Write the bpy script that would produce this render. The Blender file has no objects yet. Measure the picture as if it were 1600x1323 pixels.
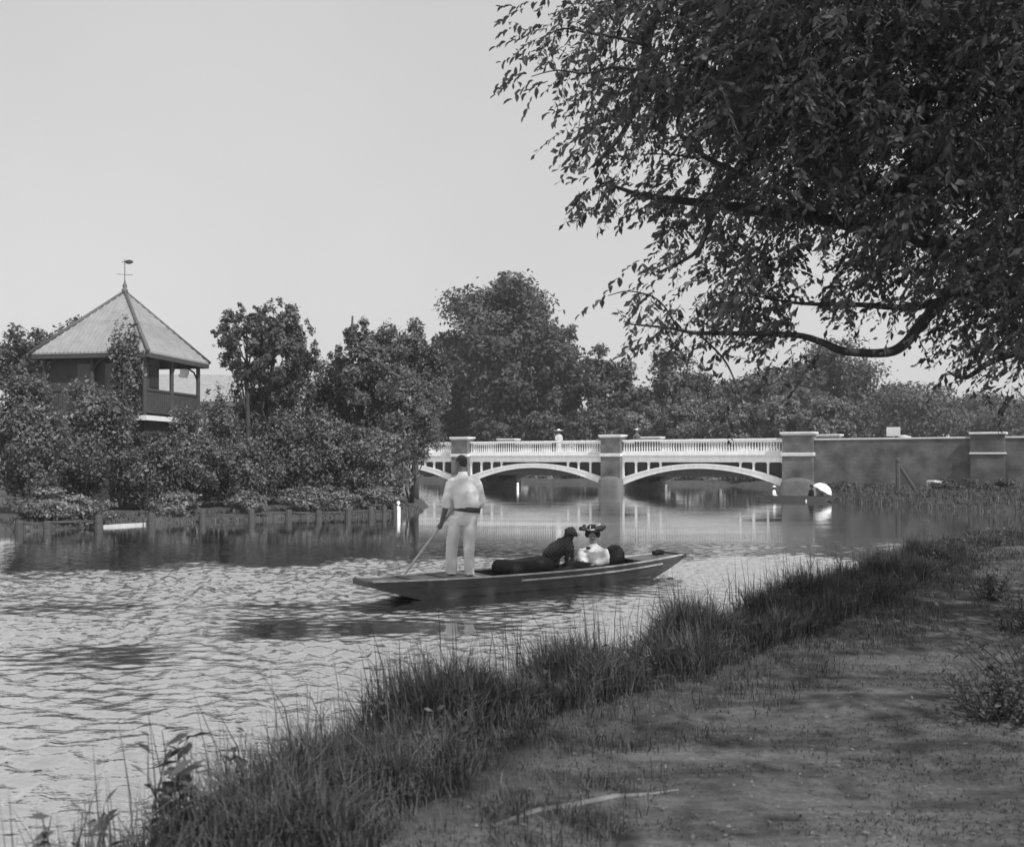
import bpy, bmesh, math, random
import numpy as np
from mathutils import Vector, Matrix

# ------------------------------------------------------------------ camera, sky, sun, exposure
sc = bpy.context.scene
F = 1500.0                 # focal length in photograph pixels (1600 wide)
HZ = 718.0                 # horizon row in the photograph
EYE = 2.0                  # eye height above the water
cam = bpy.data.cameras.new('camera')
cam.sensor_width = 36.0
cam.lens = F / 1600 * 36.0
cam.shift_y = (HZ - 661.5) / 1600
cam.clip_start = 0.05
cam.clip_end = 3000
cam.dof.use_dof = True
cam.dof.focus_distance = 15.5
cam.dof.aperture_fstop = 3.2
camo = bpy.data.objects.new('camera', cam)
sc.collection.objects.link(camo)
camo.location = (0, 0, EYE)
camo.rotation_euler = (math.radians(90), 0, 0)
sc.camera = camo

SUN_AZ = math.atan2(0.52, -0.60)      # measured from +Y towards +X
SUN_EL = math.radians(50)
world = bpy.data.worlds.new('World')
sc.world = world
world.use_nodes = True
wn = world.node_tree
bgn = wn.nodes['Background']
sky = wn.nodes.new('ShaderNodeTexSky')
sky.sky_type = 'NISHITA'
sky.sun_disc = False
sky.sun_elevation = SUN_EL
sky.sun_rotation = SUN_AZ
sky.air_density = 1.0
sky.dust_density = 1.5
sky.ozone_density = 1.0
# the plate is blue-sensitive and monochrome: the sky is read through its blue channel
sep = wn.nodes.new('ShaderNodeSeparateColor')
wn.links.new(sky.outputs[0], sep.inputs[0])
pw = wn.nodes.new('ShaderNodeMath'); pw.operation = 'POWER'; pw.inputs[1].default_value = 0.28    # milky, nearly even summer sky
wn.links.new(sep.outputs['Blue'], pw.inputs[0])
ml = wn.nodes.new('ShaderNodeMath'); ml.operation = 'MULTIPLY'; ml.inputs[1].default_value = 4.35
wn.links.new(pw.outputs[0], ml.inputs[0])
tcw = wn.nodes.new('ShaderNodeTexCoord')
nzw = wn.nodes.new('ShaderNodeTexNoise'); nzw.inputs['Scale'].default_value = 2.2; nzw.inputs['Detail'].default_value = 5
wn.links.new(tcw.outputs['Generated'], nzw.inputs['Vector'])
mrw = wn.nodes.new('ShaderNodeMapRange'); mrw.inputs['From Min'].default_value = 0.3; mrw.inputs['From Max'].default_value = 0.7
mrw.inputs['To Min'].default_value = 0.955; mrw.inputs['To Max'].default_value = 1.045
wn.links.new(nzw.outputs['Fac'], mrw.inputs['Value'])
mlw = wn.nodes.new('ShaderNodeMath'); mlw.operation = 'MULTIPLY'
wn.links.new(ml.outputs[0], mlw.inputs[0]); wn.links.new(mrw.outputs[0], mlw.inputs[1])
wn.links.new(mlw.outputs[0], bgn.inputs['Color'])
bgn.inputs['Strength'].default_value = 0.10

sun = bpy.data.lights.new('sun', 'SUN')
sun.energy = 4.4
sun.angle = math.radians(0.6)
sun.color = (1.0, 1.0, 1.0)
suno = bpy.data.objects.new('sun', sun)
sc.collection.objects.link(suno)
sdir = Vector((math.sin(SUN_AZ) * math.cos(SUN_EL), math.cos(SUN_AZ) * math.cos(SUN_EL), math.sin(SUN_EL)))
suno.rotation_euler = sdir.to_track_quat('Z', 'Y').to_euler()
suno.location = (20, -20, 40)

vs = sc.view_settings
vs.view_transform = 'Standard'
vs.look = 'None'
vs.exposure = 0.0
vs.gamma = 1.0
vs.use_curve_mapping = False
sc.cycles.use_denoising = True
sc.cycles.max_bounces = 6
sc.cycles.diffuse_bounces = 3
sc.cycles.glossy_bounces = 3
sc.cycles.transmission_bounces = 4
sc.cycles.volume_bounces = 0
sc.render.filter_size = 1.7

rng = np.random.default_rng(7)
random.seed(7)
COL = sc.collection


def P(px, py, d):
    """World point seen at photograph pixel (px, py) at depth d."""
    return Vector(((px - 800) / F * d, d, EYE - (py - HZ) / F * d))


def PX(px, d):
    return (px - 800) / F * d


# ------------------------------------------------------------------ materials (monochrome: every colour is a grey)
MATS = {}


def g(v):
    return (v, v, v, 1.0)


def mat(name, v, rough=0.75, var=0.25, scale=4.0, bump=0.0, bscale=40.0, spec=0.3, stretch=(1, 1, 1), metal=0.0):
    m = bpy.data.materials.new(name)
    m.use_nodes = True
    nt = m.node_tree
    b = nt.nodes['Principled BSDF']
    b.inputs['Roughness'].default_value = rough
    b.inputs['Specular IOR Level'].default_value = spec
    b.inputs['Metallic'].default_value = metal
    geo = nt.nodes.new('ShaderNodeNewGeometry')
    mp = nt.nodes.new('ShaderNodeMapping')
    mp.inputs['Scale'].default_value = stretch
    nt.links.new(geo.outputs['Position'], mp.inputs['Vector'])
    n = nt.nodes.new('ShaderNodeTexNoise')
    n.inputs['Scale'].default_value = scale
    n.inputs['Detail'].default_value = 6
    n.inputs['Roughness'].default_value = 0.65
    nt.links.new(mp.outputs[0], n.inputs['Vector'])
    r = nt.nodes.new('ShaderNodeMapRange')
    r.inputs['From Min'].default_value = 0.25
    r.inputs['From Max'].default_value = 0.75
    r.inputs['To Min'].default_value = v * (1 - var)
    r.inputs['To Max'].default_value = v * (1 + var)
    nt.links.new(n.outputs['Fac'], r.inputs['Value'])
    nt.links.new(r.outputs[0], b.inputs['Base Color'])
    if bump:
        n2 = nt.nodes.new('ShaderNodeTexNoise')
        n2.inputs['Scale'].default_value = bscale
        n2.inputs['Detail'].default_value = 4
        nt.links.new(mp.outputs[0], n2.inputs['Vector'])
        bp = nt.nodes.new('ShaderNodeBump')
        bp.inputs['Strength'].default_value = bump
        bp.inputs['Distance'].default_value = 0.02
        nt.links.new(n2.outputs['Fac'], bp.inputs['Height'])
        nt.links.new(bp.outputs[0], b.inputs['Normal'])
    MATS[name] = m
    return m


def leaf_mat(name, v, trans=0.3, spread=0.45, rough=0.5, spec=0.35):
    m = bpy.data.materials.new(name)
    m.use_nodes = True
    nt = m.node_tree
    b = nt.nodes['Principled BSDF']
    out = nt.nodes['Material Output']
    geo = nt.nodes.new('ShaderNodeNewGeometry')
    r = nt.nodes.new('ShaderNodeMapRange')
    r.inputs['To Min'].default_value = v * (1 - spread)
    r.inputs['To Max'].default_value = v * (1 + spread)
    nt.links.new(geo.outputs['Random Per Island'], r.inputs['Value'])
    nt.links.new(r.outputs[0], b.inputs['Base Color'])
    b.inputs['Roughness'].default_value = rough
    b.inputs['Specular IOR Level'].default_value = spec
    t = nt.nodes.new('ShaderNodeBsdfTranslucent')
    nt.links.new(r.outputs[0], t.inputs['Color'])
    mx = nt.nodes.new('ShaderNodeMixShader')
    mx.inputs[0].default_value = trans
    nt.links.new(b.outputs[0], mx.inputs[1])
    nt.links.new(t.outputs[0], mx.inputs[2])
    nt.links.new(mx.outputs[0], out.inputs['Surface'])
    MATS[name] = m
    return m


def brick_mat(name, c1, c2, mortar):
    m = mat(name, c1, rough=0.85, var=0.2)
    nt = m.node_tree
    b = nt.nodes['Principled BSDF']
    tc = nt.nodes.new('ShaderNodeTexCoord')
    sx = nt.nodes.new('ShaderNodeSeparateXYZ')
    nt.links.new(tc.outputs['Object'], sx.inputs[0])
    add = nt.nodes.new('ShaderNodeMath'); add.operation = 'ADD'
    nt.links.new(sx.outputs['X'], add.inputs[0]); nt.links.new(sx.outputs['Y'], add.inputs[1])
    cx = nt.nodes.new('ShaderNodeCombineXYZ')
    nt.links.new(add.outputs[0], cx.inputs['X']); nt.links.new(sx.outputs['Z'], cx.inputs['Y'])
    br = nt.nodes.new('ShaderNodeTexBrick')
    br.inputs['Color1'].default_value = g(c1)
    br.inputs['Color2'].default_value = g(c2)
    br.inputs['Mortar'].default_value = g(mortar)
    br.inputs['Scale'].default_value = 1.0
    br.inputs['Brick Width'].default_value = 0.23
    br.inputs['Row Height'].default_value = 0.075
    br.inputs['Mortar Size'].default_value = 0.008
    nt.links.new(cx.outputs[0], br.inputs['Vector'])
    n = nt.nodes.new('ShaderNodeTexNoise')
    n.inputs['Scale'].default_value = 1.1
    n.inputs['Detail'].default_value = 5
    nt.links.new(tc.outputs['Object'], n.inputs['Vector'])
    rr = nt.nodes.new('ShaderNodeMapRange')
    rr.inputs['From Min'].default_value = 0.3; rr.inputs['From Max'].default_value = 0.7
    rr.inputs['To Min'].default_value = 0.5; rr.inputs['To Max'].default_value = 1.5
    nt.links.new(n.outputs['Fac'], rr.inputs['Value'])
    mul = nt.nodes.new('ShaderNodeMix'); mul.data_type = 'RGBA'; mul.blend_type = 'MULTIPLY'
    mul.inputs[0].default_value = 1.0
    nt.links.new(br.outputs['Color'], mul.inputs[6]); nt.links.new(rr.outputs[0], mul.inputs[7])
    nt.links.new(mul.outputs[2], b.inputs['Base Color'])
    return m


mat('white_iron', 0.76, rough=0.5, var=0.14, scale=2.5, stretch=(2, 2, 0.6))
mat('pale_stone', 0.13, rough=0.85, var=0.25, scale=3, bump=0.4)
mat('coping', 0.62, rough=0.85, var=0.15, scale=3, bump=0.3)
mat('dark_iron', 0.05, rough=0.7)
brick_mat('brick', 0.095, 0.125, 0.15)
mat('road', 0.20, rough=0.9)
mat('tarred_wood', 0.05, rough=0.7, var=0.35, scale=8, bump=0.4)
mat('weathered_wood', 0.085, rough=0.85, var=0.35, scale=8, bump=0.4)
mat('pale_wood', 0.36, rough=0.8, var=0.25, scale=6, bump=0.3)
mat('white_paint', 0.75, rough=0.6, var=0.08)
mat('varnished_wood', 0.048, rough=0.55, var=0.35, scale=3, spec=0.5, stretch=(1, 1, 6))
mat('deck_wood', 0.12, rough=0.5, var=0.3, scale=5, spec=0.4)
mat('pale_rail', 0.42, rough=0.45, var=0.35, scale=9, spec=0.5)  # rails and one tread, paler than the hull
mat('shirt', 0.64, rough=0.85, var=0.06, scale=8, bump=0.25, bscale=14)
mat('trousers', 0.60, rough=0.9, var=0.08, scale=8, bump=0.3, bscale=12)
mat('blouse', 0.68, rough=0.85, var=0.05, scale=10, bump=0.35, bscale=22)
mat('skin', 0.13, rough=0.6, var=0.12)
mat('skin_lifted', 0.30, rough=0.6, var=0.12)  # paler than the other skin, lifted to offset the hat's shade
mat('hair', 0.035, rough=0.6, var=0.3, scale=30, bump=0.4, bscale=90)
mat('dark_cloth', 0.022, rough=0.9, var=0.4, scale=8, bump=0.3)
mat('grey_cloth', 0.13, rough=0.9, var=0.3, scale=8)
mat('light_cloth', 0.55, rough=0.9, var=0.15, scale=8)
mat('leather', 0.05, rough=0.5, var=0.3)
mat('ribbon', 0.7, rough=0.7, var=0.1)
mat('flower', 0.07, rough=0.8, var=0.5, scale=25)
mat('dog_fur', 0.035, rough=0.75, var=0.55, scale=28, bump=0.9, bscale=60)
mat('slate', 0.27, rough=0.8, var=0.22, scale=3, bump=0.3)
mat('lead', 0.10, rough=0.6)
mat('timber_dark', 0.06, rough=0.8, var=0.3)
mat('plaster', 0.45, rough=0.9, var=0.15)
mat('window_glass', 0.04, rough=0.12, var=0.2, spec=0.6)
mat('bark', 0.055, rough=0.9, var=0.4, scale=9, bump=0.6, bscale=30)
mat('bark_far', 0.07, rough=0.9, var=0.3)
mat('rut_light', 0.17, rough=0.9, var=0.35, scale=9, bump=0.6)
mat('stone_block', 0.5, rough=0.9, var=0.2)
leaf_mat('leaf_near', 0.125, trans=0.5, spread=0.5, rough=0.6, spec=0.15)
leaf_mat('leaf_bank', 0.115, trans=0.25, spread=0.6, rough=0.5)
leaf_mat('leaf_hedge', 0.17, trans=0.25, spread=0.5, rough=0.6)
leaf_mat('leaf_dark', 0.095, trans=0.25, spread=0.5, rough=0.55)
leaf_mat('leaf_elm', 0.10, trans=0.25, spread=0.45, rough=0.6)
leaf_mat('leaf_pale', 0.20, trans=0.3, spread=0.45, rough=0.6)
leaf_mat('leaf_young', 0.17, trans=0.35, spread=0.5, rough=0.5)
leaf_mat('leaf_far', 0.10, trans=0.25, spread=0.4, rough=0.7)
leaf_mat('grass_blade', 0.10, trans=0.3, spread=0.8, rough=0.55)
mat('pebble', 0.16, rough=0.9, var=0.5, scale=60)
leaf_mat('dead_leaf', 0.11, trans=0.1, spread=0.8, rough=0.8)
leaf_mat('turf_blade', 0.09, trans=0.3, spread=0.6, rough=0.7)


# ------------------------------------------------------------------ mesh helpers
def tag(o, label=None, cat=None, group=None, kind=None):
    if label: o['label'] = label
    if cat: o['category'] = cat
    if group: o['group'] = group
    if kind: o['kind'] = kind
    return o


def empty(name, loc=(0, 0, 0), rz=0.0):
    o = bpy.data.objects.new(name, None)
    COL.objects.link(o)
    o.location = loc
    o.rotation_euler = (0, 0, rz)
    o.empty_display_size = 0.2
    return o


def link(name, me, m=None, parent=None, smooth=False):
    if m is not None and len(me.materials) == 0:
        me.materials.append(MATS[m])
    if smooth and len(me.polygons):
        me.polygons.foreach_set('use_smooth', np.ones(len(me.polygons), dtype=bool))
    o = bpy.data.objects.new(name, me)
    COL.objects.link(o)
    if parent is not None:
        o.parent = parent
    return o


def quads_mesh(name, verts, k=4):
    """verts (n*k, 3): n separate k-gons."""
    verts = np.ascontiguousarray(verts, dtype=np.float32)
    nv = len(verts)
    me = bpy.data.meshes.new(name)
    me.vertices.add(nv)
    me.vertices.foreach_set('co', verts.ravel())
    me.loops.add(nv)
    me.loops.foreach_set('vertex_index', np.arange(nv, dtype=np.int32))
    nf = nv // k
    me.polygons.add(nf)
    me.polygons.foreach_set('loop_start', np.arange(0, nv, k, dtype=np.int32))
    me.polygons.foreach_set('loop_total', np.full(nf, k, dtype=np.int32))
    me.update(calc_edges=True)
    return me


def indexed_mesh(name, verts, quads):
    verts = np.ascontiguousarray(verts, dtype=np.float32)
    quads = np.ascontiguousarray(quads, dtype=np.int32)
    me = bpy.data.meshes.new(name)
    me.vertices.add(len(verts))
    me.vertices.foreach_set('co', verts.ravel())
    me.loops.add(quads.size)
    me.loops.foreach_set('vertex_index', quads.ravel())
    nf, k = quads.shape
    me.polygons.add(nf)
    me.polygons.foreach_set('loop_start', np.arange(0, nf * k, k, dtype=np.int32))
    me.polygons.foreach_set('loop_total', np.full(nf, k, dtype=np.int32))
    me.update(calc_edges=True)
    return me


class MB:
    def __init__(s):
        s.v = []
        s.f = []

    def add(s, vs_, fs):
        o = len(s.v)
        s.v += [tuple(p) for p in vs_]
        s.f += [tuple(i + o for i in f) for f in fs]
        return s

    def box(s, x0, x1, y0, y1, z0, z1, bev=0.0):
        if bev <= 0:
            v = [(x0, y0, z0), (x1, y0, z0), (x1, y1, z0), (x0, y1, z0), (x0, y0, z1), (x1, y0, z1), (x1, y1, z1), (x0, y1, z1)]
            return s.add(v, [(0, 3, 2, 1), (4, 5, 6, 7), (0, 1, 5, 4), (1, 2, 6, 5), (2, 3, 7, 6), (3, 0, 4, 7)])
        b = bev
        lev = [(z0, b), (z0 + b, 0), (z1 - b, 0), (z1, b)]
        v = []
        for z, i in lev:
            v += [(x0 + i + (b if i == 0 else 0), y0 + i, z), (x1 - i - (b if i == 0 else 0), y0 + i, z),
                  (x1 - i, y0 + i + (b if i == 0 else 0), z), (x1 - i, y1 - i - (b if i == 0 else 0), z),
                  (x1 - i - (b if i == 0 else 0), y1 - i, z), (x0 + i + (b if i == 0 else 0), y1 - i, z),
                  (x0 + i, y1 - i - (b if i == 0 else 0), z), (x0 + i, y0 + i + (b if i == 0 else 0), z)]
        f = [tuple(range(7, -1, -1)), tuple(range(24, 32))]
        for l in range(3):
            for k in range(8):
                a = l * 8 + k; c = l * 8 + (k + 1) % 8
                f.append((a, c, c + 8, a + 8))
        return s.add(v, f)

    def rings(s, rings, cap=True):
        """rings: list of equal-length point lists."""
        n = len(rings[0])
        v = [p for r in rings for p in r]
        f = []
        for i in range(len(rings) - 1):
            for k in range(n):
                a = i * n + k; c = i * n + (k + 1) % n
                f.append((a, c, c + n, a + n))
        if cap:
            f.append(tuple(range(n - 1, -1, -1)))
            f.append(tuple((len(rings) - 1) * n + k for k in range(n)))
        return s.add(v, f)

    def tube(s, pts, radii, seg=8, cap=True, flat=1.0):
        pts = [Vector(p) for p in pts]
        if not hasattr(radii, '__len__'):
            radii = [radii] * len(pts)
        rs = []
        ref = Vector((0.13, 0.21, 0.97))
        prev = None
        for i, p in enumerate(pts):
            t = (pts[min(i + 1, len(pts) - 1)] - pts[max(i - 1, 0)])
            t = t.normalized() if t.length > 1e-9 else Vector((0, 0, 1))
            if prev is None:
                a = ref if abs(t.dot(ref)) < 0.9 else Vector((1, 0, 0))
                u = t.cross(a).normalized()
            else:
                u = (prev - t * prev.dot(t))
                u = u.normalized() if u.length > 1e-6 else t.orthogonal().normalized()
            prev = u
            w = t.cross(u)
            rs.append([p + (u * math.cos(2 * math.pi * k / seg) + w * math.sin(2 * math.pi * k / seg) * flat) * radii[i] for k in range(seg)])
        return s.rings(rs, cap)

    def loft(s, secs, seg=16, cap=True):
        """secs: (cx, cy, cz, rx, ry): horizontal ellipses stacked."""
        rs = [[(c[0] + c[3] * math.cos(2 * math.pi * k / seg), c[1] + c[4] * math.sin(2 * math.pi * k / seg), c[2]) for k in range(seg)] for c in secs]
        return s.rings(rs, cap)

    def ell(s, c, r, seg=14, rows=9, M=None):
        rs = []
        for i in range(rows):
            th = math.pi * (i + 0.5) / rows
            rr = []
            for k in range(seg):
                a = 2 * math.pi * k / seg
                p = Vector((r[0] * math.sin(th) * math.cos(a), r[1] * math.sin(th) * math.sin(a), -r[2] * math.cos(th)))
                if M is not None:
                    p = M @ p
                rr.append(p + Vector(c))
            rs.append(rr)
        return s.rings(rs, True)

    def prism(s, poly, y0, y1):
        """poly in (x, z), extruded along y."""
        n = len(poly)
        v = [(p[0], y0, p[1]) for p in poly] + [(p[0], y1, p[1]) for p in poly]
        f = [tuple(range(n)), tuple(range(2 * n - 1, n - 1, -1))]
        for k in range(n):
            f.append((k, (k + 1) % n, (k + 1) % n + n, k + n)[::-1])
        return s.add(v, f)

    def mesh(s, name='m', fix=True):
        me = bpy.data.meshes.new(name)
        me.from_pydata(s.v, [], s.f)
        if fix:
            bm = bmesh.new(); bm.from_mesh(me)
            bmesh.ops.recalc_face_normals(bm, faces=bm.faces)
            bm.to_mesh(me); bm.free()
        me.update()
        return me

    def obj(s, name, m, parent=None, smooth=False):
        return link(name, s.mesh(name), m, parent, smooth)


def organic(name, mb, m, parent=None, voxel=0.012, smooth=6, fac=0.5):
    """One continuous smooth skin over the lofts in mb."""
    me = mb.mesh(name)
    tmp = bpy.data.objects.new('tmp_body', me)
    COL.objects.link(tmp)
    r = tmp.modifiers.new('r', 'REMESH'); r.mode = 'VOXEL'; r.voxel_size = voxel
    if smooth:
        sm = tmp.modifiers.new('s', 'SMOOTH'); sm.iterations = smooth; sm.factor = fac
    dg = bpy.context.evaluated_depsgraph_get()
    res = bpy.data.meshes.new_from_object(tmp.evaluated_get(dg))
    bpy.data.objects.remove(tmp)
    res.materials.clear()
    return link(name, res, m, parent, smooth=True)


def crumple(o, amp, f, seed=1, stretch=(1, 1, 1)):
    """soft folds pushed out along the normals."""
    n = len(o.data.vertices)
    c = np.empty(n * 3); no = np.empty(n * 3)
    o.data.vertices.foreach_get('co', c); o.data.vertices.foreach_get('normal', no)
    c = c.reshape(-1, 3); no = no.reshape(-1, 3)
    r_ = np.random.default_rng(seed)
    a = np.zeros(n)
    for k in range(9):
        d = r_.normal(size=3) * np.array(stretch); d /= np.linalg.norm(d)
        ff = f * r_.uniform(0.6, 1.8)
        a += np.sin(c @ d * ff + r_.uniform(0, 6.28) + 1.5 * np.sin(c @ r_.normal(size=3) * f * 0.4)) * (f / ff)
    c += no * (amp * a / 3)[:, None]
    o.data.vertices.foreach_set('co', c.ravel()); o.data.update()
    return o


def unit(a):
    return a / np.maximum(np.linalg.norm(a, axis=1, keepdims=True), 1e-9)


def leaf_verts(c, axis, nrm, L, W, fold=0.15):
    """Rhombic leaves: c centre, axis along the leaf, nrm facing."""
    axis = unit(axis)
    side = unit(np.cross(axis, nrm))
    n2 = np.cross(side, axis)
    L = L[:, None]; W = W[:, None]
    v = np.empty((len(c), 4, 3), dtype=np.float32)
    v[:, 0] = c - axis * L * 0.5
    v[:, 1] = c + side * W * 0.5 + axis * L * 0.04 + n2 * W * fold
    v[:, 2] = c + axis * L * 0.5
    v[:, 3] = c - side * W * 0.5 + axis * L * 0.04 + n2 * W * fold
    return v.reshape(-1, 3)


def vnoise(x, y, seed=0, octs=4, f0=1.0):
    r = np.random.default_rng(seed)
    out = np.zeros_like(x, dtype=np.float64)
    amp = 1.0; tot = 0
    f = f0
    for o in range(octs):
        for k in range(4):
            a = r.uniform(0, 2 * np.pi); ph = r.uniform(0, 2 * np.pi)
            ff = f * r.uniform(0.7, 1.4)
            out += amp * np.sin(ff * (np.cos(a) * x + np.sin(a) * y) * 2 * np.pi + ph + 1.3 * np.sin(ff * 2.1 * (np.sin(a) * x - np.cos(a) * y) + ph))
        tot += amp * 1.6
        amp *= 0.6; f *= 2.0
    return out / tot


# ------------------------------------------------------------------ the river, banks and ground
RIVER = np.array([
    (-2.9, -8), (-2.5, 0), (-2.1, 2.0), (-1.80, 3.2), (-1.40, 4.6), (-0.70, 6.2), (0.75, 7.8), (3.4, 11.3), (6.8, 16.6),
    (9.8, 19.8), (14, 21.8), (22, 23.5), (44, 27), (46, 32.5), (30, 33.2), (21.0, 34.6), (18.7, 36.8), (17.3, 40.5), (16.2, 45), (16.6, 49.5), (18.2, 53.5),
    (19.0, 58), (21.5, 66), (17, 73.5), (6, 79), (-4, 84), (-14, 91), (-24, 95), (-40, 99), (-40, 88), (-20, 83), (-14.4, 76), (-12.5, 70), (-7.6, 58), (-4.3, 47), (-3.4, 40), (-3.6, 34.6),
    (-5.0, 33.6), (-7.0, 32.7), (-9.5, 31.2), (-12.2, 28.6), (-14.4, 25.6), (-18, 21), (-24, 13), (-30, 0), (-32, -8)], dtype=np.float64)


def poly_sd(x, y, poly):
    """signed distance to polygon, positive outside."""
    shp = x.shape
    x = x.ravel(); y = y.ravel()
    d = np.full(x.shape, 1e9)
    ins = np.zeros(x.shape, dtype=bool)
    n = len(poly)
    for i in range(n):
        a = poly[i]; b = poly[(i + 1) % n]
        ex, ey = b - a
        wx = x - a[0]; wy = y - a[1]
        t = np.clip((wx * ex + wy * ey) / (ex * ex + ey * ey), 0, 1)
        d = np.minimum(d, (wx - t * ex) ** 2 + (wy - t * ey) ** 2)
        if a[1] != b[1]:
            c = ((a[1] > y) != (b[1] > y)) & (x < (b[0] - a[0]) * (y - a[1]) / (b[1] - a[1]) + a[0])
            ins ^= c
    d = np.sqrt(d)
    return np.where(ins, -d, d).reshape(shp)


def ground_z(x, y, sd=None):
    x = np.asarray(x, dtype=np.float64); y = np.asarray(y, dtype=np.float64)
    if sd is None:
        sd = poly_sd(x, y, RIVER)
    sd = sd + 0.10 * vnoise(x, y, 3, 3, 0.35) * np.clip(1 - np.abs(sd), 0, 1)
    near_right = np.clip((x - (y * 0.0) + 3.5) / 1.0, 0, 1) * np.clip((28 - y) / 4, 0, 1)
    h = 0.36 + 0.10 * near_right - 0.15 * np.clip(-x / 3, 0, 1) * np.clip((y - 12) / 5, 0, 1) * np.clip((60 - y) / 10, 0, 1)
    t = np.clip(sd / 0.45, 0, 1)
    z_land = h * t * t * (3 - 2 * t)
    z_land += np.clip(sd - 1, 0, 40) * 0.022 * (1 - near_right)
    z_land += near_right * 0.012 * np.clip(sd - 0.6, 0, 8)
    z_land += 0.035 * vnoise(x, y, 11, 4, 0.22) * np.clip(sd, 0, 1)
    z_land += 0.012 * vnoise(x, y, 12, 3, 1.3) * np.clip(sd, 0, 1) * np.clip((22 - y) / 6, 0, 1)
    z_wat = -0.9 * np.clip(-sd / 0.7, 0, 1)
    return np.where(sd > 0, z_land, z_wat)


def gz(x, y):
    return float(ground_z(np.array([x]), np.array([y]))[0])


def stretch(a, b, n, c, fine, grow):
    """coordinates from a to b, finest around c."""
    out = [c]
    s = fine; p = c
    while p < b:
        p += s; s *= grow; out.append(p)
    s = fine; p = c; lo = []
    while p > a:
        p -= s; s *= grow; lo.append(p)
    return np.array(lo[::-1] + out)


gx = stretch(-700, 700, 0, 2.0, 0.09, 1.018)
gy = np.concatenate([np.arange(-12, 1, 0.5), stretch(1, 1200, 0, 1.0, 0.09, 1.0155)[1:]])
gy = np.unique(np.round(gy, 4))
X, Y = np.meshgrid(gx, gy)
SD = poly_sd(X, Y, RIVER)
Z = ground_z(X, Y, SD)
nx, ny = len(gx), len(gy)
idx = np.arange(nx * ny).reshape(ny, nx)
quads = np.stack([idx[:-1, :-1], idx[:-1, 1:], idx[1:, 1:], idx[1:, :-1]], -1).reshape(-1, 4)
me = indexed_mesh('ground', np.stack([X, Y, Z], -1).reshape(-1, 3), quads)
bare = np.clip((SD - 1.0 + 0.5 * vnoise(X, Y, 21, 3, 0.5)) / 0.8, 0, 1) * np.clip((26 - Y) / 4, 0, 1) * np.clip((X + 3) / 1, 0, 1)
at = me.attributes.new('bare', 'FLOAT', 'POINT')
at.data.foreach_set('value', bare.ravel().astype(np.float32))


def ground_material():
    m = bpy.data.materials.new('ground')
    m.use_nodes = True
    nt = m.node_tree
    b = nt.nodes['Principled BSDF']
    b.inputs['Roughness'].default_value = 0.95
    b.inputs['Specular IOR Level'].default_value = 0.15
    geo = nt.nodes.new('ShaderNodeNewGeometry')

    def noise(scale, det=6, st=(1, 1, 1), dist=0.0):
        mp = nt.nodes.new('ShaderNodeMapping'); mp.inputs['Scale'].default_value = st
        nt.links.new(geo.outputs['Position'], mp.inputs['Vector'])
        n = nt.nodes.new('ShaderNodeTexNoise')
        n.inputs['Scale'].default_value = scale; n.inputs['Detail'].default_value = det
        n.inputs['Roughness'].default_value = 0.68; n.inputs['Distortion'].default_value = dist
        nt.links.new(mp.outputs[0], n.inputs['Vector'])
        return n

    def rng_(n, a, b_, lo, hi):
        r = nt.nodes.new('ShaderNodeMapRange')
        r.inputs['From Min'].default_value = a; r.inputs['From Max'].default_value = b_
        r.inputs['To Min'].default_value = lo; r.inputs['To Max'].default_value = hi
        nt.links.new(n, r.inputs['Value'])
        return r.outputs[0]
    # trodden earth: pale dusty scrapes between tufts
    earth = rng_(noise(2.2, 8, (0.38, 1.5, 1), 0.4).outputs['Fac'], 0.38, 0.68, 0.05, 0.15)
    fine = rng_(noise(26, 6).outputs['Fac'], 0.3, 0.7, 0.72, 1.28)
    mul = nt.nodes.new('ShaderNodeMath'); mul.operation = 'MULTIPLY'
    nt.links.new(earth, mul.inputs[0]); nt.links.new(fine, mul.inputs[1])
    grass = rng_(noise(3.0, 6).outputs['Fac'], 0.3, 0.7, 0.04, 0.095)
    a = nt.nodes.new('ShaderNodeAttribute'); a.attribute_name = 'bare'
    mx = nt.nodes.new('ShaderNodeMix'); mx.data_type = 'FLOAT'
    nt.links.new(a.outputs['Fac'], mx.inputs[0]); nt.links.new(grass, mx.inputs[2]); nt.links.new(mul.outputs[0], mx.inputs[3])
    nt.links.new(mx.outputs[0], b.inputs['Base Color'])
    bp = nt.nodes.new('ShaderNodeBump'); bp.inputs['Strength'].default_value = 0.8; bp.inputs['Distance'].default_value = 0.03
    nt.links.new(noise(14, 8).outputs['Fac'], bp.inputs['Height'])
    nt.links.new(bp.outputs[0], b.inputs['Normal'])
    MATS['ground'] = m


ground_material()
go = link('ground', me, 'ground', smooth=True)
tag(go, kind='structure')

# water: real waves where the wind ruffles the near reach, a calmer sheet beyond
step = 0.045
wx0, wx1, wy0, wy1 = -15.5, 12.0, 0.8, 23.6
wx = np.arange(wx0, wx1 + step / 2, step); wy = np.arange(wy0, wy1 + step / 2, step)
WX, WY = np.meshgrid(wx, wy)
line = 19.8 + 0.50 * np.clip(WX + 4, -20, 0) + 0.03 * WX
ruf = np.clip((line - WY + 0.7 * vnoise(WX, WY, 31, 3, 0.25)) / 1.8, 0, 1)
ruf = ruf * ruf * (3 - 2 * ruf)
patch = vnoise(WX * 0.55, WY * 1.0, 33, 3, 0.16)
ruf_amp = ruf * np.clip(0.85 + 0.8 * patch, 0.28, 1.35)
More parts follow.
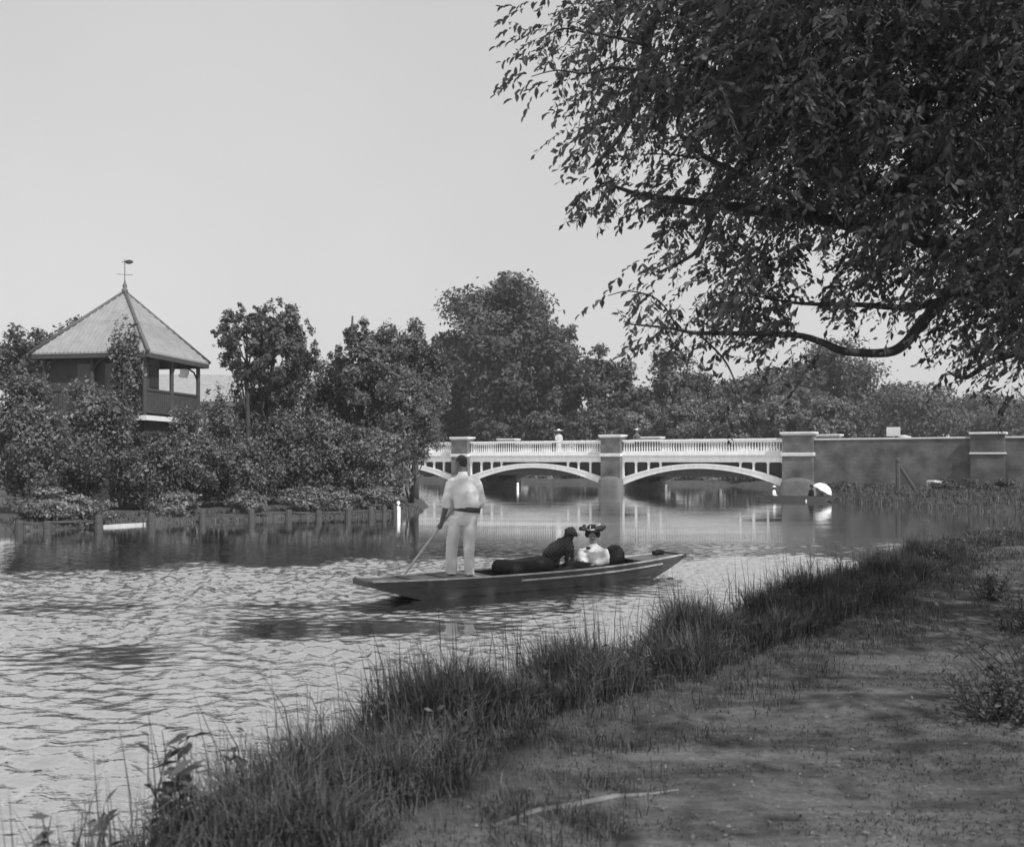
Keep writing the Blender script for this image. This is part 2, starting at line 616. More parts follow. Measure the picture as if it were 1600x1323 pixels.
# smooth boils behind the moving punt
for bx, by, br, bq in ((-4.1, 9.8, 1.5, 0.8), (-5.6, 9.2, 1.2, 0.5), (-2.6, 11.2, 1.3, 0.7), (-1.2, 11.4, 1.2, 0.5)):
    q = ((WX - bx) / br) ** 2 + ((WY - by) / (bq)) ** 2
    ruf_amp *= 1 - 0.9 * np.exp(-q * q)
h = np.zeros_like(WX)
r = np.random.default_rng(5)
for k in range(56):
    lam = 0.11 * (3.8 ** r.random())
    an = math.radians(70) + r.normal(0, 0.85)
    kk = 2 * math.pi / lam
    ph = r.uniform(0, 6.28)
    slope = 0.038 * (lam / 0.5) ** -0.12
    wob = 0.9 * np.sin(0.9 * WX * r.uniform(0.4, 1.2) + 0.8 * WY * r.uniform(0.4, 1.2) + ph)
    h += slope / kk * np.sin(kk * (math.cos(an) * WX + math.sin(an) * WY) + ph + wob)
edge = np.minimum.reduce([(WX - wx0), (wx1 - WX), (wy1 - WY), np.full_like(WX, 2.0)]) / 1.0
edge = np.clip(edge, 0, 1)
calm = 0.14 * (1 - ruf)
h *= (ruf_amp + calm) * edge
nx2, ny2 = len(wx), len(wy)
idx = np.arange(nx2 * ny2).reshape(ny2, nx2)
wq = np.stack([idx[:-1, :-1], idx[:-1, 1:], idx[1:, 1:], idx[1:, :-1]], -1).reshape(-1, 4)
wv = np.stack([WX, WY, h], -1).reshape(-1, 3)
X0, X1, Y0, Y1 = -60.0, 60.0, -12.0, 110.0
base = len(wv)
ax, bx_, ay, by_ = wx[0], wx[-1], wy[0], wy[-1]
ov = np.array([(X0, Y0, 0), (X1, Y0, 0), (X1, ay, 0), (X0, ay, 0), (X0, by_, 0), (X1, by_, 0), (X1, Y1, 0), (X0, Y1, 0), (ax, ay, 0), (ax, by_, 0), (bx_, ay, 0), (bx_, by_, 0)])
oq = np.array([(0, 1, 2, 3), (4, 5, 6, 7), (3, 8, 9, 4), (10, 2, 5, 11)]) + base
me = indexed_mesh('river', np.vstack([wv, ov]), np.vstack([wq, oq]))
at = me.attributes.new('ripple', 'FLOAT', 'POINT')
at.data.foreach_set('value', np.concatenate([(ruf_amp * edge).ravel(), np.zeros(12)]).astype(np.float32))


def water_material():
    m = bpy.data.materials.new('water')
    m.use_nodes = True
    nt = m.node_tree
    nt.nodes.remove(nt.nodes['Principled BSDF'])
    dif = nt.nodes.new('ShaderNodeBsdfDiffuse'); dif.inputs['Color'].default_value = g(0.05)
    b = nt.nodes.new('ShaderNodeBsdfGlossy'); b.inputs['Color'].default_value = g(0.96); b.inputs['Roughness'].default_value = 0.055
    fr = nt.nodes.new('ShaderNodeFresnel'); fr.inputs['IOR'].default_value = 1.33
    fm = nt.nodes.new('ShaderNodeMapRange'); fm.inputs['From Max'].default_value = 0.45
    fm.inputs['To Min'].default_value = 0.78; fm.inputs['To Max'].default_value = 0.97
    nt.links.new(fr.outputs[0], fm.inputs['Value'])
    mxs = nt.nodes.new('ShaderNodeMixShader')
    nt.links.new(fm.outputs[0], mxs.inputs[0]); nt.links.new(dif.outputs[0], mxs.inputs[1]); nt.links.new(b.outputs[0], mxs.inputs[2])
    nt.links.new(mxs.outputs[0], nt.nodes['Material Output'].inputs['Surface'])
    geo = nt.nodes.new('ShaderNodeNewGeometry')

    def noise(scale, st, det=3):
        mp = nt.nodes.new('ShaderNodeMapping'); mp.inputs['Scale'].default_value = st
        nt.links.new(geo.outputs['Position'], mp.inputs['Vector'])
        n = nt.nodes.new('ShaderNodeTexNoise'); n.inputs['Scale'].default_value = scale; n.inputs['Detail'].default_value = det
        nt.links.new(mp.outputs[0], n.inputs['Vector'])
        return n.outputs['Fac']
    at = nt.nodes.new('ShaderNodeAttribute'); at.attribute_name = 'ripple'
    r = nt.nodes.new('ShaderNodeMapRange'); r.inputs['To Min'].default_value = 0.0; r.inputs['To Max'].default_value = 0.6
    nt.links.new(at.outputs['Fac'], r.inputs['Value'])
    b1 = nt.nodes.new('ShaderNodeBump'); b1.inputs['Distance'].default_value = 0.03
    nt.links.new(r.outputs[0], b1.inputs['Strength'])
    nt.links.new(noise(11.0, (0.7, 1.2, 1)), b1.inputs['Height'])
    b2 = nt.nodes.new('ShaderNodeBump'); b2.inputs['Distance'].default_value = 0.02; b2.inputs['Strength'].default_value = 0.075
    nt.links.new(noise(5.5, (0.22, 1.9, 1), 4), b2.inputs['Height'])
    sr = nt.nodes.new('ShaderNodeMapRange')          # cat's-paws: bands of calmer and livelier water
    sr.inputs['From Min'].default_value = 0.38; sr.inputs['From Max'].default_value = 0.62
    sr.inputs['To Min'].default_value = 0.025; sr.inputs['To Max'].default_value = 0.13
    nt.links.new(noise(0.55, (0.18, 1.0, 1), 4), sr.inputs['Value'])
    nt.links.new(sr.outputs[0], b2.inputs['Strength'])
    nt.links.new(b1.outputs[0], b2.inputs['Normal'])
    nt.links.new(b2.outputs[0], b.inputs['Normal'])
    MATS['water'] = m


water_material()
wo = link('river', me, 'water', smooth=True)
tag(wo, kind='structure')

# ------------------------------------------------------------------ the bridge
BA = math.radians(-32)
BO = Vector((PX(957, 61.2), 61.2, 0))
W = 6.2
SP = 11.7
bridge = empty('road_bridge', BO, BA)
tag(bridge, 'white iron arched road bridge with dark brick piers and white balustrade across the river', 'bridge')
PW = 0.68      # half width of a pier


def pier_at(u, half=PW, abut=False):
    p = empty('pier', (u, 0, 0)); p.parent = bridge
    MB().box(-half, half, -0.32, W + 0.32, -1.2 if abut else 0.5, 2.2).obj('shaft', 'brick', p)
    for y0, y1 in ((-0.32, 0.42), (W - 0.42, W + 0.32)):
        MB().box(-half, half, y0, y1, 2.40, 3.40).obj('pillar', 'brick', p)
        MB().box(-half - 0.07, half + 0.07, y0 - 0.07, y1 + 0.07, 2.2, 2.40, 0.02).obj('stone_band', 'coping', p)
        mb = MB()
        mb.box(-half - 0.06, half + 0.06, y0 - 0.06, y1 + 0.06, 3.40, 3.46, 0.01)
        mb.box(-half - 0.13, half + 0.13, y0 - 0.13, y1 + 0.13, 3.46, 3.58, 0.03)
        mb.obj('cap_stone', 'coping', p)
    # rounded stone cutwater
    sy = (-0.35,) if not abut else (-0.35,)
    for yy in sy:
        mb = MB()
        hw = half + 0.12
        secs = []
        for z, e in ((-1.2, 1.0), (0.16, 1.0), (0.17, 0.9), (0.45, 0.9), (0.75, 0.78), (0.90, 0.5), (0.96, 0.15)):
            ring = []
            for k in range(13):
                a = math.pi * k / 12
                ring.append((hw * math.copysign(abs(math.cos(a)) ** 0.45, math.cos(a)) * min(1, e + 0.12), -0.33 - (0.45 if not abut else 0.25) * e * math.sin(a) ** 0.6, z))
            ring += [(-hw * min(1, e + 0.12), 0.3, z), (hw * min(1, e + 0.12), 0.3, z)]
            secs.append(ring)
        mb.rings(secs)
        mb.obj('cutwater', 'pale_stone', p)
    if not abut:
        MB().box(-half - 0.1, half + 0.1, 0.3, W + 0.5, -1.2, 0.5).obj('footing', 'pale_stone', p)
    return p


for u in (-2 * SP, -SP, 0.0):
    pier_at(u, PW, u < -20)
pier_at(SP + 0.1, 0.86, True)


def arch_z(t, lo, hi):
    return lo + (hi - lo) * (1 - t * t)


bal = MB()
bal.loft([(0, 0, 0, .052, .052), (0, 0, .04, .052, .052), (0, 0, .07, .03, .03), (0, 0, .16, .05, .05), (0, 0, .24, .045, .045), (0, 0, .42, .024, .024), (0, 0, .55, .022, .022), (0, 0, .58, .05, .05), (0, 0, .62, .05, .05)], seg=6)
bal_me = bal.mesh('baluster'); bal_me.materials.append(MATS['white_iron'])

for si, uc in enumerate((-1.5 * SP, -0.5 * SP, 0.5 * SP)):
    u0 = uc - SP / 2 + PW + 0.01
    u1 = uc + SP / 2 - (PW if si < 2 else 0.76) - 0.01
    um = (u0 + u1) / 2; hl = (u1 - u0) / 2
    for side, y in ((0, 0.0), (1, 2.05), (1, 4.1), (2, W - 0.18)):
        N = 36
        lo_, up_ = [], []
        for i in range(N + 1):
            t = -1 + 2 * i / N
            lo_.append((um + hl * t, arch_z(t, 0.40, 1.46)))
            up_.append((um + hl * t, arch_z(t, 0.86, 1.76)))
        mb = MB()
        for i in range(N):
            mb.prism([lo_[i], lo_[i + 1], up_[i + 1], up_[i]], y, y + 0.18)
        me = mb.mesh('arch_rib')
        bm = bmesh.new(); bm.from_mesh(me)
        bmesh.ops.remove_doubles(bm, verts=bm.verts, dist=1e-4)
        # inner faces left by joining the blocks
        dead = [f for f in bm.faces if abs(f.normal.x) > 0.99 and min(v.co.x for v in f.verts) > u0 + 0.01 and max(v.co.x for v in f.verts) < u1 - 0.01]
        bmesh.ops.delete(bm, geom=dead, context='FACES')
        bm.to_mesh(me); bm.free()
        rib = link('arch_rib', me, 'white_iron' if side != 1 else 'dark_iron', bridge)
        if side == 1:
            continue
        # raised mouldings along the rib's outer face
        yy = -0.035 if side == 0 else W + 0.0
        for off, th, nm in ((0.0, 0.07, 'lower_moulding'), (1.0, 0.07, 'upper_moulding')):
            mb = MB()
            rs = []
            for i in range(N + 1):
                z = lo_[i][1] * (1 - off) + (up_[i][1] - th) * off
                x = lo_[i][0]
                rs.append([(x, yy - 0.02, z), (x, yy + 0.055, z), (x, yy + 0.055, z + th), (x, yy - 0.02, z + th)])
            mb.rings(rs); mb.obj(nm, 'white_iron', rib)
        # spandrel bars
        for sgn in (-1, 1):
            for q, dd in enumerate((0.04, 0.92, 1.78, 2.58)):
                x = um + sgn * (hl - dd)
                t = (x - um) / hl
                zb = arch_z(t, 0.86, 1.76) - 0.03
                MB().box(x - 0.055, x + 0.055, y + 0.02, y + 0.15, zb, 1.86).obj('spandrel_bar', 'white_iron', rib)
                if q < 3:
                    # curved corner webs of each opening
                    x2 = um + sgn * (hl - (0.04, 0.92, 1.78, 2.58)[q + 1])
                    z2 = 1.86
                    for xx, s2 in ((x - sgn * 0.05, -sgn), (x2 + sgn * 0.05, sgn)):
                        MB().prism([(xx, z2), (xx + s2 * 0.10, z2), (xx, z2 - 0.10)], y + 0.03, y + 0.14).obj('corner_web', 'white_iron', rib)
    # fascia, cornice, parapet on both faces
    for side in (0, 1):
        s_ = (lambda a, b: (a, b)) if side == 0 else (lambda a, b: (W - b, W - a))
        mb = MB()
        y0, y1 = s_(-0.04, 0.2); mb.box(u0, u1, y0, y1, 1.85, 2.10)
        y0, y1 = s_(-0.10, 0.2); mb.box(u0, u1, y0, y1, 2.104, 2.16)
        y0, y1 = s_(-0.05, 0.2); mb.box(u0, u1, y0, y1, 2.163, 2.26)
        y0, y1 = s_(-0.15, 0.22); mb.box(u0, u1, y0, y1, 2.263, 2.33)
        mb.obj('fascia', 'white_iron', bridge)
        par = empty('parapet', (0, 0, 0)); par.parent = bridge
        y0, y1 = s_(-0.04, 0.20); MB().box(u0, u1, y0, y1, 2.333, 2.52).obj('plinth_rail', 'white_iron', par)
        y0, y1 = s_(-0.05, 0.21); MB().box(u0, u1, y0, y1, 3.14, 3.24, 0.02).obj('top_rail', 'white_iron', par)
        n = 58
        yc = s_(0.08, 0.08)[0]
        if side == 0:
            for k in range(n):
                o = bpy.data.objects.new('baluster', bal_me); COL.objects.link(o); o.parent = par
                o.location = (u0 + (u1 - u0) * (k + 0.5) / n, yc, 2.521)
        else:
            mb = MB()
            for k in range(n):
                x = u0 + (u1 - u0) * (k + 0.5) / n
                mb.loft([(x, yc, 2.521 + z, r_, r_) for z, r_ in ((0, .05), (.07, .03), (.16, .05), (.42, .024), (.62, .05))], seg=5)
            o = mb.obj('balusters', 'white_iron', par); o['kind'] = 'stuff'
    MB().box(u0, u1, 0.46, 0.52, 0.95, 1.84).obj('spandrel_shade_plate', 'dark_iron', bridge)  # dark sheet added to stand for the shade behind the open spandrels
MB().box(-2 * SP, SP + 0.9, 0.23, W - 0.23, 1.88, 2.27).obj('deck', 'road', bridge)

# approach wall on the right
wall = empty('brick_wall', BO, BA)
tag(wall, 'long dark brick approach wall with pale coping to the right of the bridge', 'wall')
e0 = SP + 0.1 + 0.87
MB().box(e0, 34, 0.0, 0.42, -0.6, 3.10).obj('wall_face', 'brick', wall)
MB().box(e0, 34, -0.05, 0.47, 3.10, 3.19, 0.02).obj('coping', 'coping', wall)
MB().box(e0, 34, W - 0.42, W, -0.6, 3.10).obj('wall_face', 'brick', wall)
MB().box(e0, 34, W - 0.47, W + 0.05, 3.10, 3.19, 0.02).obj('coping', 'coping', wall)
for a, b in ((20.75, 22.35), (30.0, 31.5)):
    MB().box(a, b, -0.28, 0.5, -0.6, 2.27).obj('pilaster', 'brick', wall)
    MB().box(a - 0.06, b + 0.06, -0.34, 0.56, 2.27, 2.37, 0.02).obj('stone_band', 'coping', wall)
    MB().box(a, b, -0.28, 0.5, 2.37, 3.30).obj('pilaster', 'brick', wall)
    MB().box(a - 0.08, b + 0.08, -0.36, 0.58, 3.30, 3.42, 0.03).obj('cap_stone', 'coping', wall)
emb = MB().box(e0, 60, 0.43, W - 0.43, -0.6, 2.26).obj('road_embankment', 'road')
emb.location = BO; emb.rotation_euler = (0, 0, BA); tag(emb, kind='structure')
embl = MB().box(-60, -2 * SP - 0.7, 0.0, W, -0.6, 2.26).obj('road_embankment', 'road')
embl.location = BO; embl.rotation_euler = (0, 0, BA); tag(embl, kind='structure')
BM = Matrix.Translation(BO) @ Matrix.Rotation(BA, 4, 'Z')


def on_bridge(u, v, z):
    return BM @ Vector((u, v, z))


# notice board behind the wall
nb = empty('notice_board', on_bridge(16.7, 1.2, 2.26), BA)
tag(nb, 'small blank white notice board on a post rising above the brick wall', 'sign')
MB().box(-0.36, 0.36, -0.03, 0.0, 1.06, 1.55).obj('board', 'white_paint', nb)
MB().box(-0.04, 0.04, 0.003, 0.08, 0, 1.50).obj('post', 'white_paint', nb)
MB().box(-0.39, 0.39, -0.04, -0.031, 1.03, 1.06).obj('frame', 'pale_wood', nb)
st = MB()
st.ell((0, 0, 0.07), (0.30, 0.16, 0.09), 10, 6); st.ell((0.28, 0.02, 0.05), (0.16, 0.13, 0.06), 8, 5)
o = st.obj('stone', 'stone_block', smooth=True); o.location = on_bridge(17.4, 0.2, 3.18)
tag(o, 'flat pale stone lying on the coping of the brick wall beside the notice board', 'stone')

# ------------------------------------------------------------------ foliage builders


FOL = {}
OTHER = {'leaf_bank': 'leaf_young', 'leaf_dark': 'leaf_bank', 'leaf_elm': 'leaf_far', 'leaf_pale': 'leaf_young', 'leaf_far': 'leaf_elm', 'leaf_hedge': 'leaf_young'}


def two_shades(o, m):
    o.data.materials.append(MATS[OTHER[m]])
    o.data.polygons.foreach_set('material_index', FOL['shade'].astype(np.int32))


def foliage(centre, radii, n, leaf, clumps, seed, up=0.25, cr=(0.22, 0.42), shell=(0.45, 1.0), flat=0.75, droop=0.0, bottom=-1.0, sprigs=0, aspect=0.55):
    r = np.random.default_rng(seed)
    c = np.array(centre); R = np.array(radii)
    d = unit(r.normal(size=(clumps * 3, 3)))
    d = d[d[:, 2] > bottom][:clumps]
    k = len(d)
    rad = r.uniform(shell[0], shell[1], k)[:, None]
    cc = d * rad
    cs = r.uniform(cr[0], cr[1], k)
    if sprigs:
        d2 = unit(r.normal(size=(sprigs, 3))); d2[:, 2] = np.abs(d2[:, 2]) * 0.9
        cc = np.vstack([cc, d2 * r.uniform(0.98, 1.10, sprigs)[:, None]])
        cs = np.concatenate([cs, r.uniform(0.06, 0.13, sprigs)])
    w = cs ** 2
    w /= w.sum()
    pick = r.choice(len(cs), n, p=w)
    dd = unit(r.normal(size=(n, 3)))
    rr = r.random(n) ** 0.55
    stray = r.random(n) < 0.14
    rr = np.where(stray, rr * r.uniform(1.0, 1.55, n), rr)
    off = dd * (rr * cs[pick])[:, None]
    off[:, 2] *= flat
    pos = (cc[pick] + off) * R + c
    outw = unit(off + 0.35 * cc[pick])
    nrm = unit(outw * 0.7 + r.normal(size=(n, 3)) * 0.55 + np.array([0, 0, up]))
    axis = r.normal(size=(n, 3)); axis[:, 2] -= droop
    axis = axis - nrm * np.sum(axis * nrm, 1, keepdims=True)
    L = leaf * np.clip(r.lognormal(0, 0.35, n), 0.4, 2.0)
    FOL['shade'] = (r.random(len(cs)) < 0.30)[pick]
    return leaf_verts(pos, axis, nrm, L, L * aspect * r.uniform(0.8, 1.2, n)), cc * R + c, cs


def limb_path(a, b, seed, sag=0.1, n=6):
    r = np.random.default_rng(seed)
    a = np.array(a); b = np.array(b)
    t = np.linspace(0, 1, n)[:, None]
    p = a + (b - a) * t
    L = np.linalg.norm(b - a)
    p[1:-1] += r.normal(size=(n - 2, 3)) * L * 0.04
    p[:, 2] += np.sin(t[:, 0] * np.pi) * L * sag
    return [tuple(q) for q in p]


def tree(px, d, top, bot, hw, label, leafm='leaf_bank', leaf=0.16, n=7000, clumps=40, seed=1, name='tree', group=None, trunk_px=None, stems=1,
         trunk_r=0.14, barkm='bark', **kw):
    s = d / F
    c = np.array(P(px, (top + bot) / 2, d))
    rad = np.array([hw * s, hw * s * 0.85, (bot - top) / 2 * s])
    tx = PX(trunk_px if trunk_px is not None else px, d)
    zb = gz(tx, d)
    root = empty(name, (tx, d, zb))
    tag(root, label, 'tree', group)
    off = np.array([tx, d, zb])
    v, cc, cs = foliage(c - off, rad * 0.92, n, leaf, clumps, seed, **kw)
    me = quads_mesh('crown', v)
    two_shades(link('crown', me, leafm, root), leafm)
    mb = MB()
    r = random.Random(seed)
    topz = c[2] - zb + rad[2] * 0.55
    main = [(0, 0, -0.2), (0.02, 0, 0.25 * topz), ((c[0] - tx) * 0.35, 0, 0.55 * topz), ((c[0] - tx) * 0.8, 0, topz)]
    mb.tube(main, [trunk_r * 1.25, trunk_r, trunk_r * 0.7, trunk_r * 0.2], 8)
    big = np.argsort(-cs)[:14]
    for i, k in enumerate(big):
        t = r.uniform(0.35, 0.85)
        z0 = t * topz
        x0 = (c[0] - tx) * max(0, (t - 0.25)) * 0.9
        e = cc[k]
        if e[2] < z0:
            z0 = max(0.3, e[2] * 0.6)
        mb.tube(limb_path((x0, 0, z0), e, seed * 31 + i, 0.05, 5), [trunk_r * 0.42, trunk_r * 0.33, trunk_r * 0.25, trunk_r * 0.16, trunk_r * 0.06], 5)
    mb.obj('trunk', barkm, root, smooth=True)
    return root


def bush(px, d, top, bot, hw, label, leafm='leaf_bank', leaf=0.11, n=6000, clumps=34, seed=1, name='bush', group=None, cat='bush', depth=0.75, stems=5, **kw):
    s = d / F
    cx = PX(px, d)
    zb = gz(cx, d)
    c = np.array(P(px, (top + bot) / 2, d))
    rad = np.array([hw * s, hw * s * depth, (bot - top) / 2 * s])
    root = empty(name, (cx, d, min(zb, c[2] - rad[2] + 0.1)))
    off = np.array(root.location)
    tag(root, label, cat, group)
    kw.setdefault('shell', (0.35, 0.95))
    v, cc, cs = foliage(c - off, rad * 0.95, n, leaf, clumps, seed, **kw)
    two_shades(link('foliage', quads_mesh('foliage', v), leafm, root), leafm)
    mb = MB()
    for i, k in enumerate(np.argsort(-cs)[:stems + 4]):
        e = cc[k]
        mb.tube(limb_path((e[0] * 0.12, e[1] * 0.12, -0.15), e, seed * 17 + i, 0.02, 5), [0.035, 0.03, 0.024, 0.016, 0.006], 5)
    mb.obj('stem', 'bark', root, smooth=True)
    return root


# ---- background trees beyond the bridge
GF = 'trees beyond the bridge'
tree(790, 96, 418, 705, 122, 'tallest dark rounded tree standing behind the bridge', 'leaf_elm', 0.42, 42000, 150, 101, group=GF, trunk_r=0.5, barkm='bark_far', up=0.45, flat=0.6, sprigs=20, cr=(0.18, 0.34), shell=(0.25, 0.98))
tree(880, 92, 500, 690, 44, 'dark tree against the right flank of the tallest tree', 'leaf_elm', 0.34, 9000, 44, 102, group=GF, trunk_r=0.25, barkm='bark_far', up=0.45, flat=0.55, sprigs=10)
tree(944, 90, 530, 690, 52, 'dark round topped tree beside the gap of sky', 'leaf_elm', 0.34, 11000, 50, 103, group=GF, trunk_r=0.25, barkm='bark_far', flat=0.55, up=0.4, sprigs=12)
tree(1052, 92, 548, 690, 62, 'grey feathery tree right of the sky gap behind the bridge', 'leaf_far', 0.34, 10000, 44, 104, group=GF, trunk_r=0.25, barkm='bark_far', sprigs=12)
tree(1190, 104, 578, 700, 80, 'mid grey tree behind the pale shrubs of the right arch', 'leaf_far', 0.40, 17000, 70, 105, group=GF, trunk_r=0.3, barkm='bark_far')
tree(1296, 112, 532, 700, 84, 'grey tree showing beneath the low hanging limb', 'leaf_far', 0.42, 18000, 70, 106, group=GF, trunk_r=0.3, barkm='bark_far')
tree(1412, 130, 588, 704, 92, 'smooth hazy tree directly behind the notice board', 'leaf_far', 0.46, 22000, 70, 107, group=GF, trunk_r=0.3, barkm='bark_far', cr=(0.28, 0.48))
tree(1545, 140, 616, 704, 90, 'hazy low tree above the right end of the brick wall', 'leaf_far', 0.46, 22000, 70, 108, group=GF, trunk_r=0.3, barkm='bark_far', cr=(0.28, 0.48))
tree(690, 100, 520, 700, 70, 'dark tree partly hidden behind the leafy left bank', 'leaf_elm', 0.36, 10000, 50, 109, group=GF, trunk_r=0.3, barkm='bark_far')
tree(845, 112, 590, 722, 100, 'broad dark tree low behind the middle arch parapet', 'leaf_elm', 0.42, 15000, 60, 110, group=GF, trunk_r=0.3, barkm='bark_far', shell=(0.2, 0.95), cr=(0.25, 0.42))
tree(1000, 110, 600, 722, 90, 'broad grey tree low behind the middle pier', 'leaf_far', 0.42, 14000, 60, 111, group=GF, trunk_r=0.3, barkm='bark_far', shell=(0.2, 0.95), cr=(0.25, 0.42))
tree(1120, 118, 590, 722, 90, 'broad grey tree low behind the crown of the right arch', 'leaf_far', 0.42, 14000, 60, 112, group=GF, trunk_r=0.3, barkm='bark_far', shell=(0.2, 0.95), cr=(0.25, 0.42))
tree(700, 110, 600, 722, 80, 'broad dark tree low behind the left pier', 'leaf_elm', 0.42, 12000, 60, 113, group=GF, trunk_r=0.3, barkm='bark_far', shell=(0.2, 0.95), cr=(0.25, 0.42))
GS = 'pale shrubs behind the bridge parapet'
for i, (px, d, top, hw, lm, lab) in enumerate((
        (770, 91, 650, 38, 'leaf_far', 'grey shrub over the parapet near the left pier'),
        (850, 88, 640, 46, 'leaf_elm', 'dark shrub over the parapet behind the woman in the white hat'),
        (925, 86, 632, 42, 'leaf_far', 'grey shrub over the parapet just left of the middle pier'),
        (1000, 84, 628, 48, 'leaf_pale', 'pale shrub over the parapet just right of the middle pier'),
        (1072, 82, 612, 44, 'leaf_pale', 'pale shrub over the middle of the right arch'),
        (1140, 80, 616, 44, 'leaf_pale', 'pale shrub over the parapet right of the arch crown'),
        (1212, 79, 598, 46, 'leaf_pale', 'tall pale shrub behind the right abutment pier'),
        (1296, 77, 612, 52, 'leaf_pale', 'large pale bushy shrub above the start of the brick wall'))):
    bush(px, d, top, 722, hw, lab, lm, 0.26, 8500, 42, 130 + i, name='shrub', group=GS, sprigs=16, cr=(0.18, 0.36))
GB = 'bushes on the bank seen under the arches'
for i, (px, d, top, hw, lm, lab) in enumerate((
        (690, 92, 725, 50, 'leaf_dark', 'dark bush seen under the left arch'),
        (775, 88, 722, 44, 'leaf_dark', 'dark bush at the left side under the middle arch'),
        (850, 84.5, 726, 34, 'leaf_pale', 'pale bush seen under the middle arch'),
        (920, 82.5, 722, 46, 'leaf_dark', 'dark bush at the right side under the middle arch'),
        (1005, 80.5, 724, 44, 'leaf_dark', 'dark bush at the left side under the right arch'),
        (1095, 77.5, 728, 38, 'leaf_pale', 'pale bush seen under the right arch'),
        (1170, 75, 726, 48, 'leaf_dark', 'dark bush at the right side under the right arch'))):
    bush(px, d, top - 6, 772, hw * 1.15, lab, lm, 0.24, 6500, 40, 150 + i, group=GB, shell=(0.2, 0.95), cr=(0.25, 0.45))

# ---- left bank trees and bushes
GL = 'trees on the left bank'
tree(42, 58, 508, 640, 52, 'dark rounded tree at the far left edge behind the pavilion', 'leaf_dark', 0.24, 8000, 44, 201, group=GL)
tree(126, 66, 486, 600, 40, 'thin pale tree peeping over the pavilion roof on the left', 'leaf_far', 0.26, 2600, 30, 202, group=GL, trunk_r=0.1)
tree(384, 41, 470, 612, 52, 'slender tree with tiered boughs right of the pavilion roof', 'leaf_dark', 0.12, 11000, 84, 203, group=GL, trunk_px=388, trunk_r=0.12, flat=0.6, cr=(0.08, 0.26), sprigs=46)
tree(436, 42.5, 460, 640, 58, 'taller leafy tree with bare trunk left of the sky notch', 'leaf_bank', 0.12, 15000, 96, 204, group=GL, trunk_px=416, trunk_r=0.14, cr=(0.08, 0.26), sprigs=46)
tree(578, 41, 492, 700, 66, 'broad leafy tree with a dead stub top on the left bank', 'leaf_bank', 0.13, 26000, 96, 205, group=GL, trunk_px=549, trunk_r=0.16, cr=(0.08, 0.26), sprigs=50)
tree(648, 45, 494, 720, 56, 'dense tree at the right end of the left bank', 'leaf_dark', 0.14, 21000, 84, 206, group=GL, trunk_r=0.16, cr=(0.09, 0.28), sprigs=40)
tree(478, 43.5, 548, 760, 62, 'bushy tree filling the thicket below the sky notch', 'leaf_bank', 0.14, 20000, 80, 207, group=GL, trunk_r=0.12, cr=(0.18, 0.36), sprigs=14)
tree(404, 43.8, 575, 760, 50, 'leafy undergrowth tree around the two slender trunks', 'leaf_bank', 0.14, 12000, 70, 208, group=GL, trunk_r=0.10, cr=(0.16, 0.34), sprigs=12)
tree(535, 43.0, 545, 770, 46, 'leafy tree left of the dead stub', 'leaf_dark', 0.14, 17000, 70, 209, group=GL, trunk_r=0.10, cr=(0.18, 0.36), sprigs=12)
stub = MB().tube([(0, 0, 0), (0.03, 0, 1.0), (0.08, 0, 1.95)], [0.07, 0.055, 0.04], 7)
stub.tube([(0.04, 0, 1.1), (0.2, 0.05, 1.45), (0.3, 0.1, 1.7)], [0.035, 0.025, 0.012], 6)
for o in list(bpy.data.objects):
    if o.get('label') == 'broad leafy tree with a dead stub top on the left bank':
        s_o = stub.obj('dead_stub', 'bark', o, smooth=True)
        pp = P(548, 566, 40.4)
        s_o.location = pp - o.location
GBU = 'bushes along the left bank'
for i, (px, d, top, bot, hw, lm, lf, n, lab) in enumerate((
        (36, 30.5, 590, 800, 66, 'leaf_bank', 0.12, 11000, 'tall dense bush at the left edge below the pavilion'),
        (132, 33.0, 578, 800, 62, 'leaf_bank', 0.12, 11000, 'tall bush rising before the left half of the pavilion'),
        (196, 35.0, 486, 690, 26, 'leaf_bank', 0.12, 2600, 'thin sapling rising in front of the pavilion roof'),
        (232, 33.5, 668, 800, 58, 'leaf_dark', 0.12, 9000, 'dark bush under the white sill of the pavilion'),
        (304, 34.5, 640, 800, 52, 'leaf_bank', 0.12, 9000, 'bush below the open right corner of the pavilion'),
        (345, 38.0, 600, 740, 34, 'leaf_bank', 0.12, 3600, 'light leafy bush between the pavilion and the slender tree'),
        (372, 35.5, 676, 800, 54, 'leaf_bank', 0.12, 8500, 'bush at the foot of the slender tree'),
        (446, 37.0, 620, 795, 52, 'leaf_dark', 0.12, 9500, 'dark bush under the taller leafy tree'),
        (508, 37.0, 640, 795, 54, 'leaf_bank', 0.12, 9500, 'bush in the middle of the left bank thicket'),
        (578, 37.0, 650, 792, 56, 'leaf_bank', 0.12, 9500, 'bush behind the last rails of the timber fence'),
        (596, 37.6, 690, 800, 34, 'leaf_bank', 0.12, 6000, 'low bush at the water behind the white mooring post'),
        (642, 39.5, 586, 728, 50, 'leaf_bank', 0.12, 10500, 'large bush overhanging the water beside the left arch'))):
    bush(px, d, top, bot, hw * 1.12, lab, lm, lf * 0.88, int(n * 2.3), 80, 220 + i, group=GBU, sprigs=14, cr=(0.2, 0.42), droop=0.3, shell=(0.2, 0.95))
GH = 'low rounded hedges along the waterline'
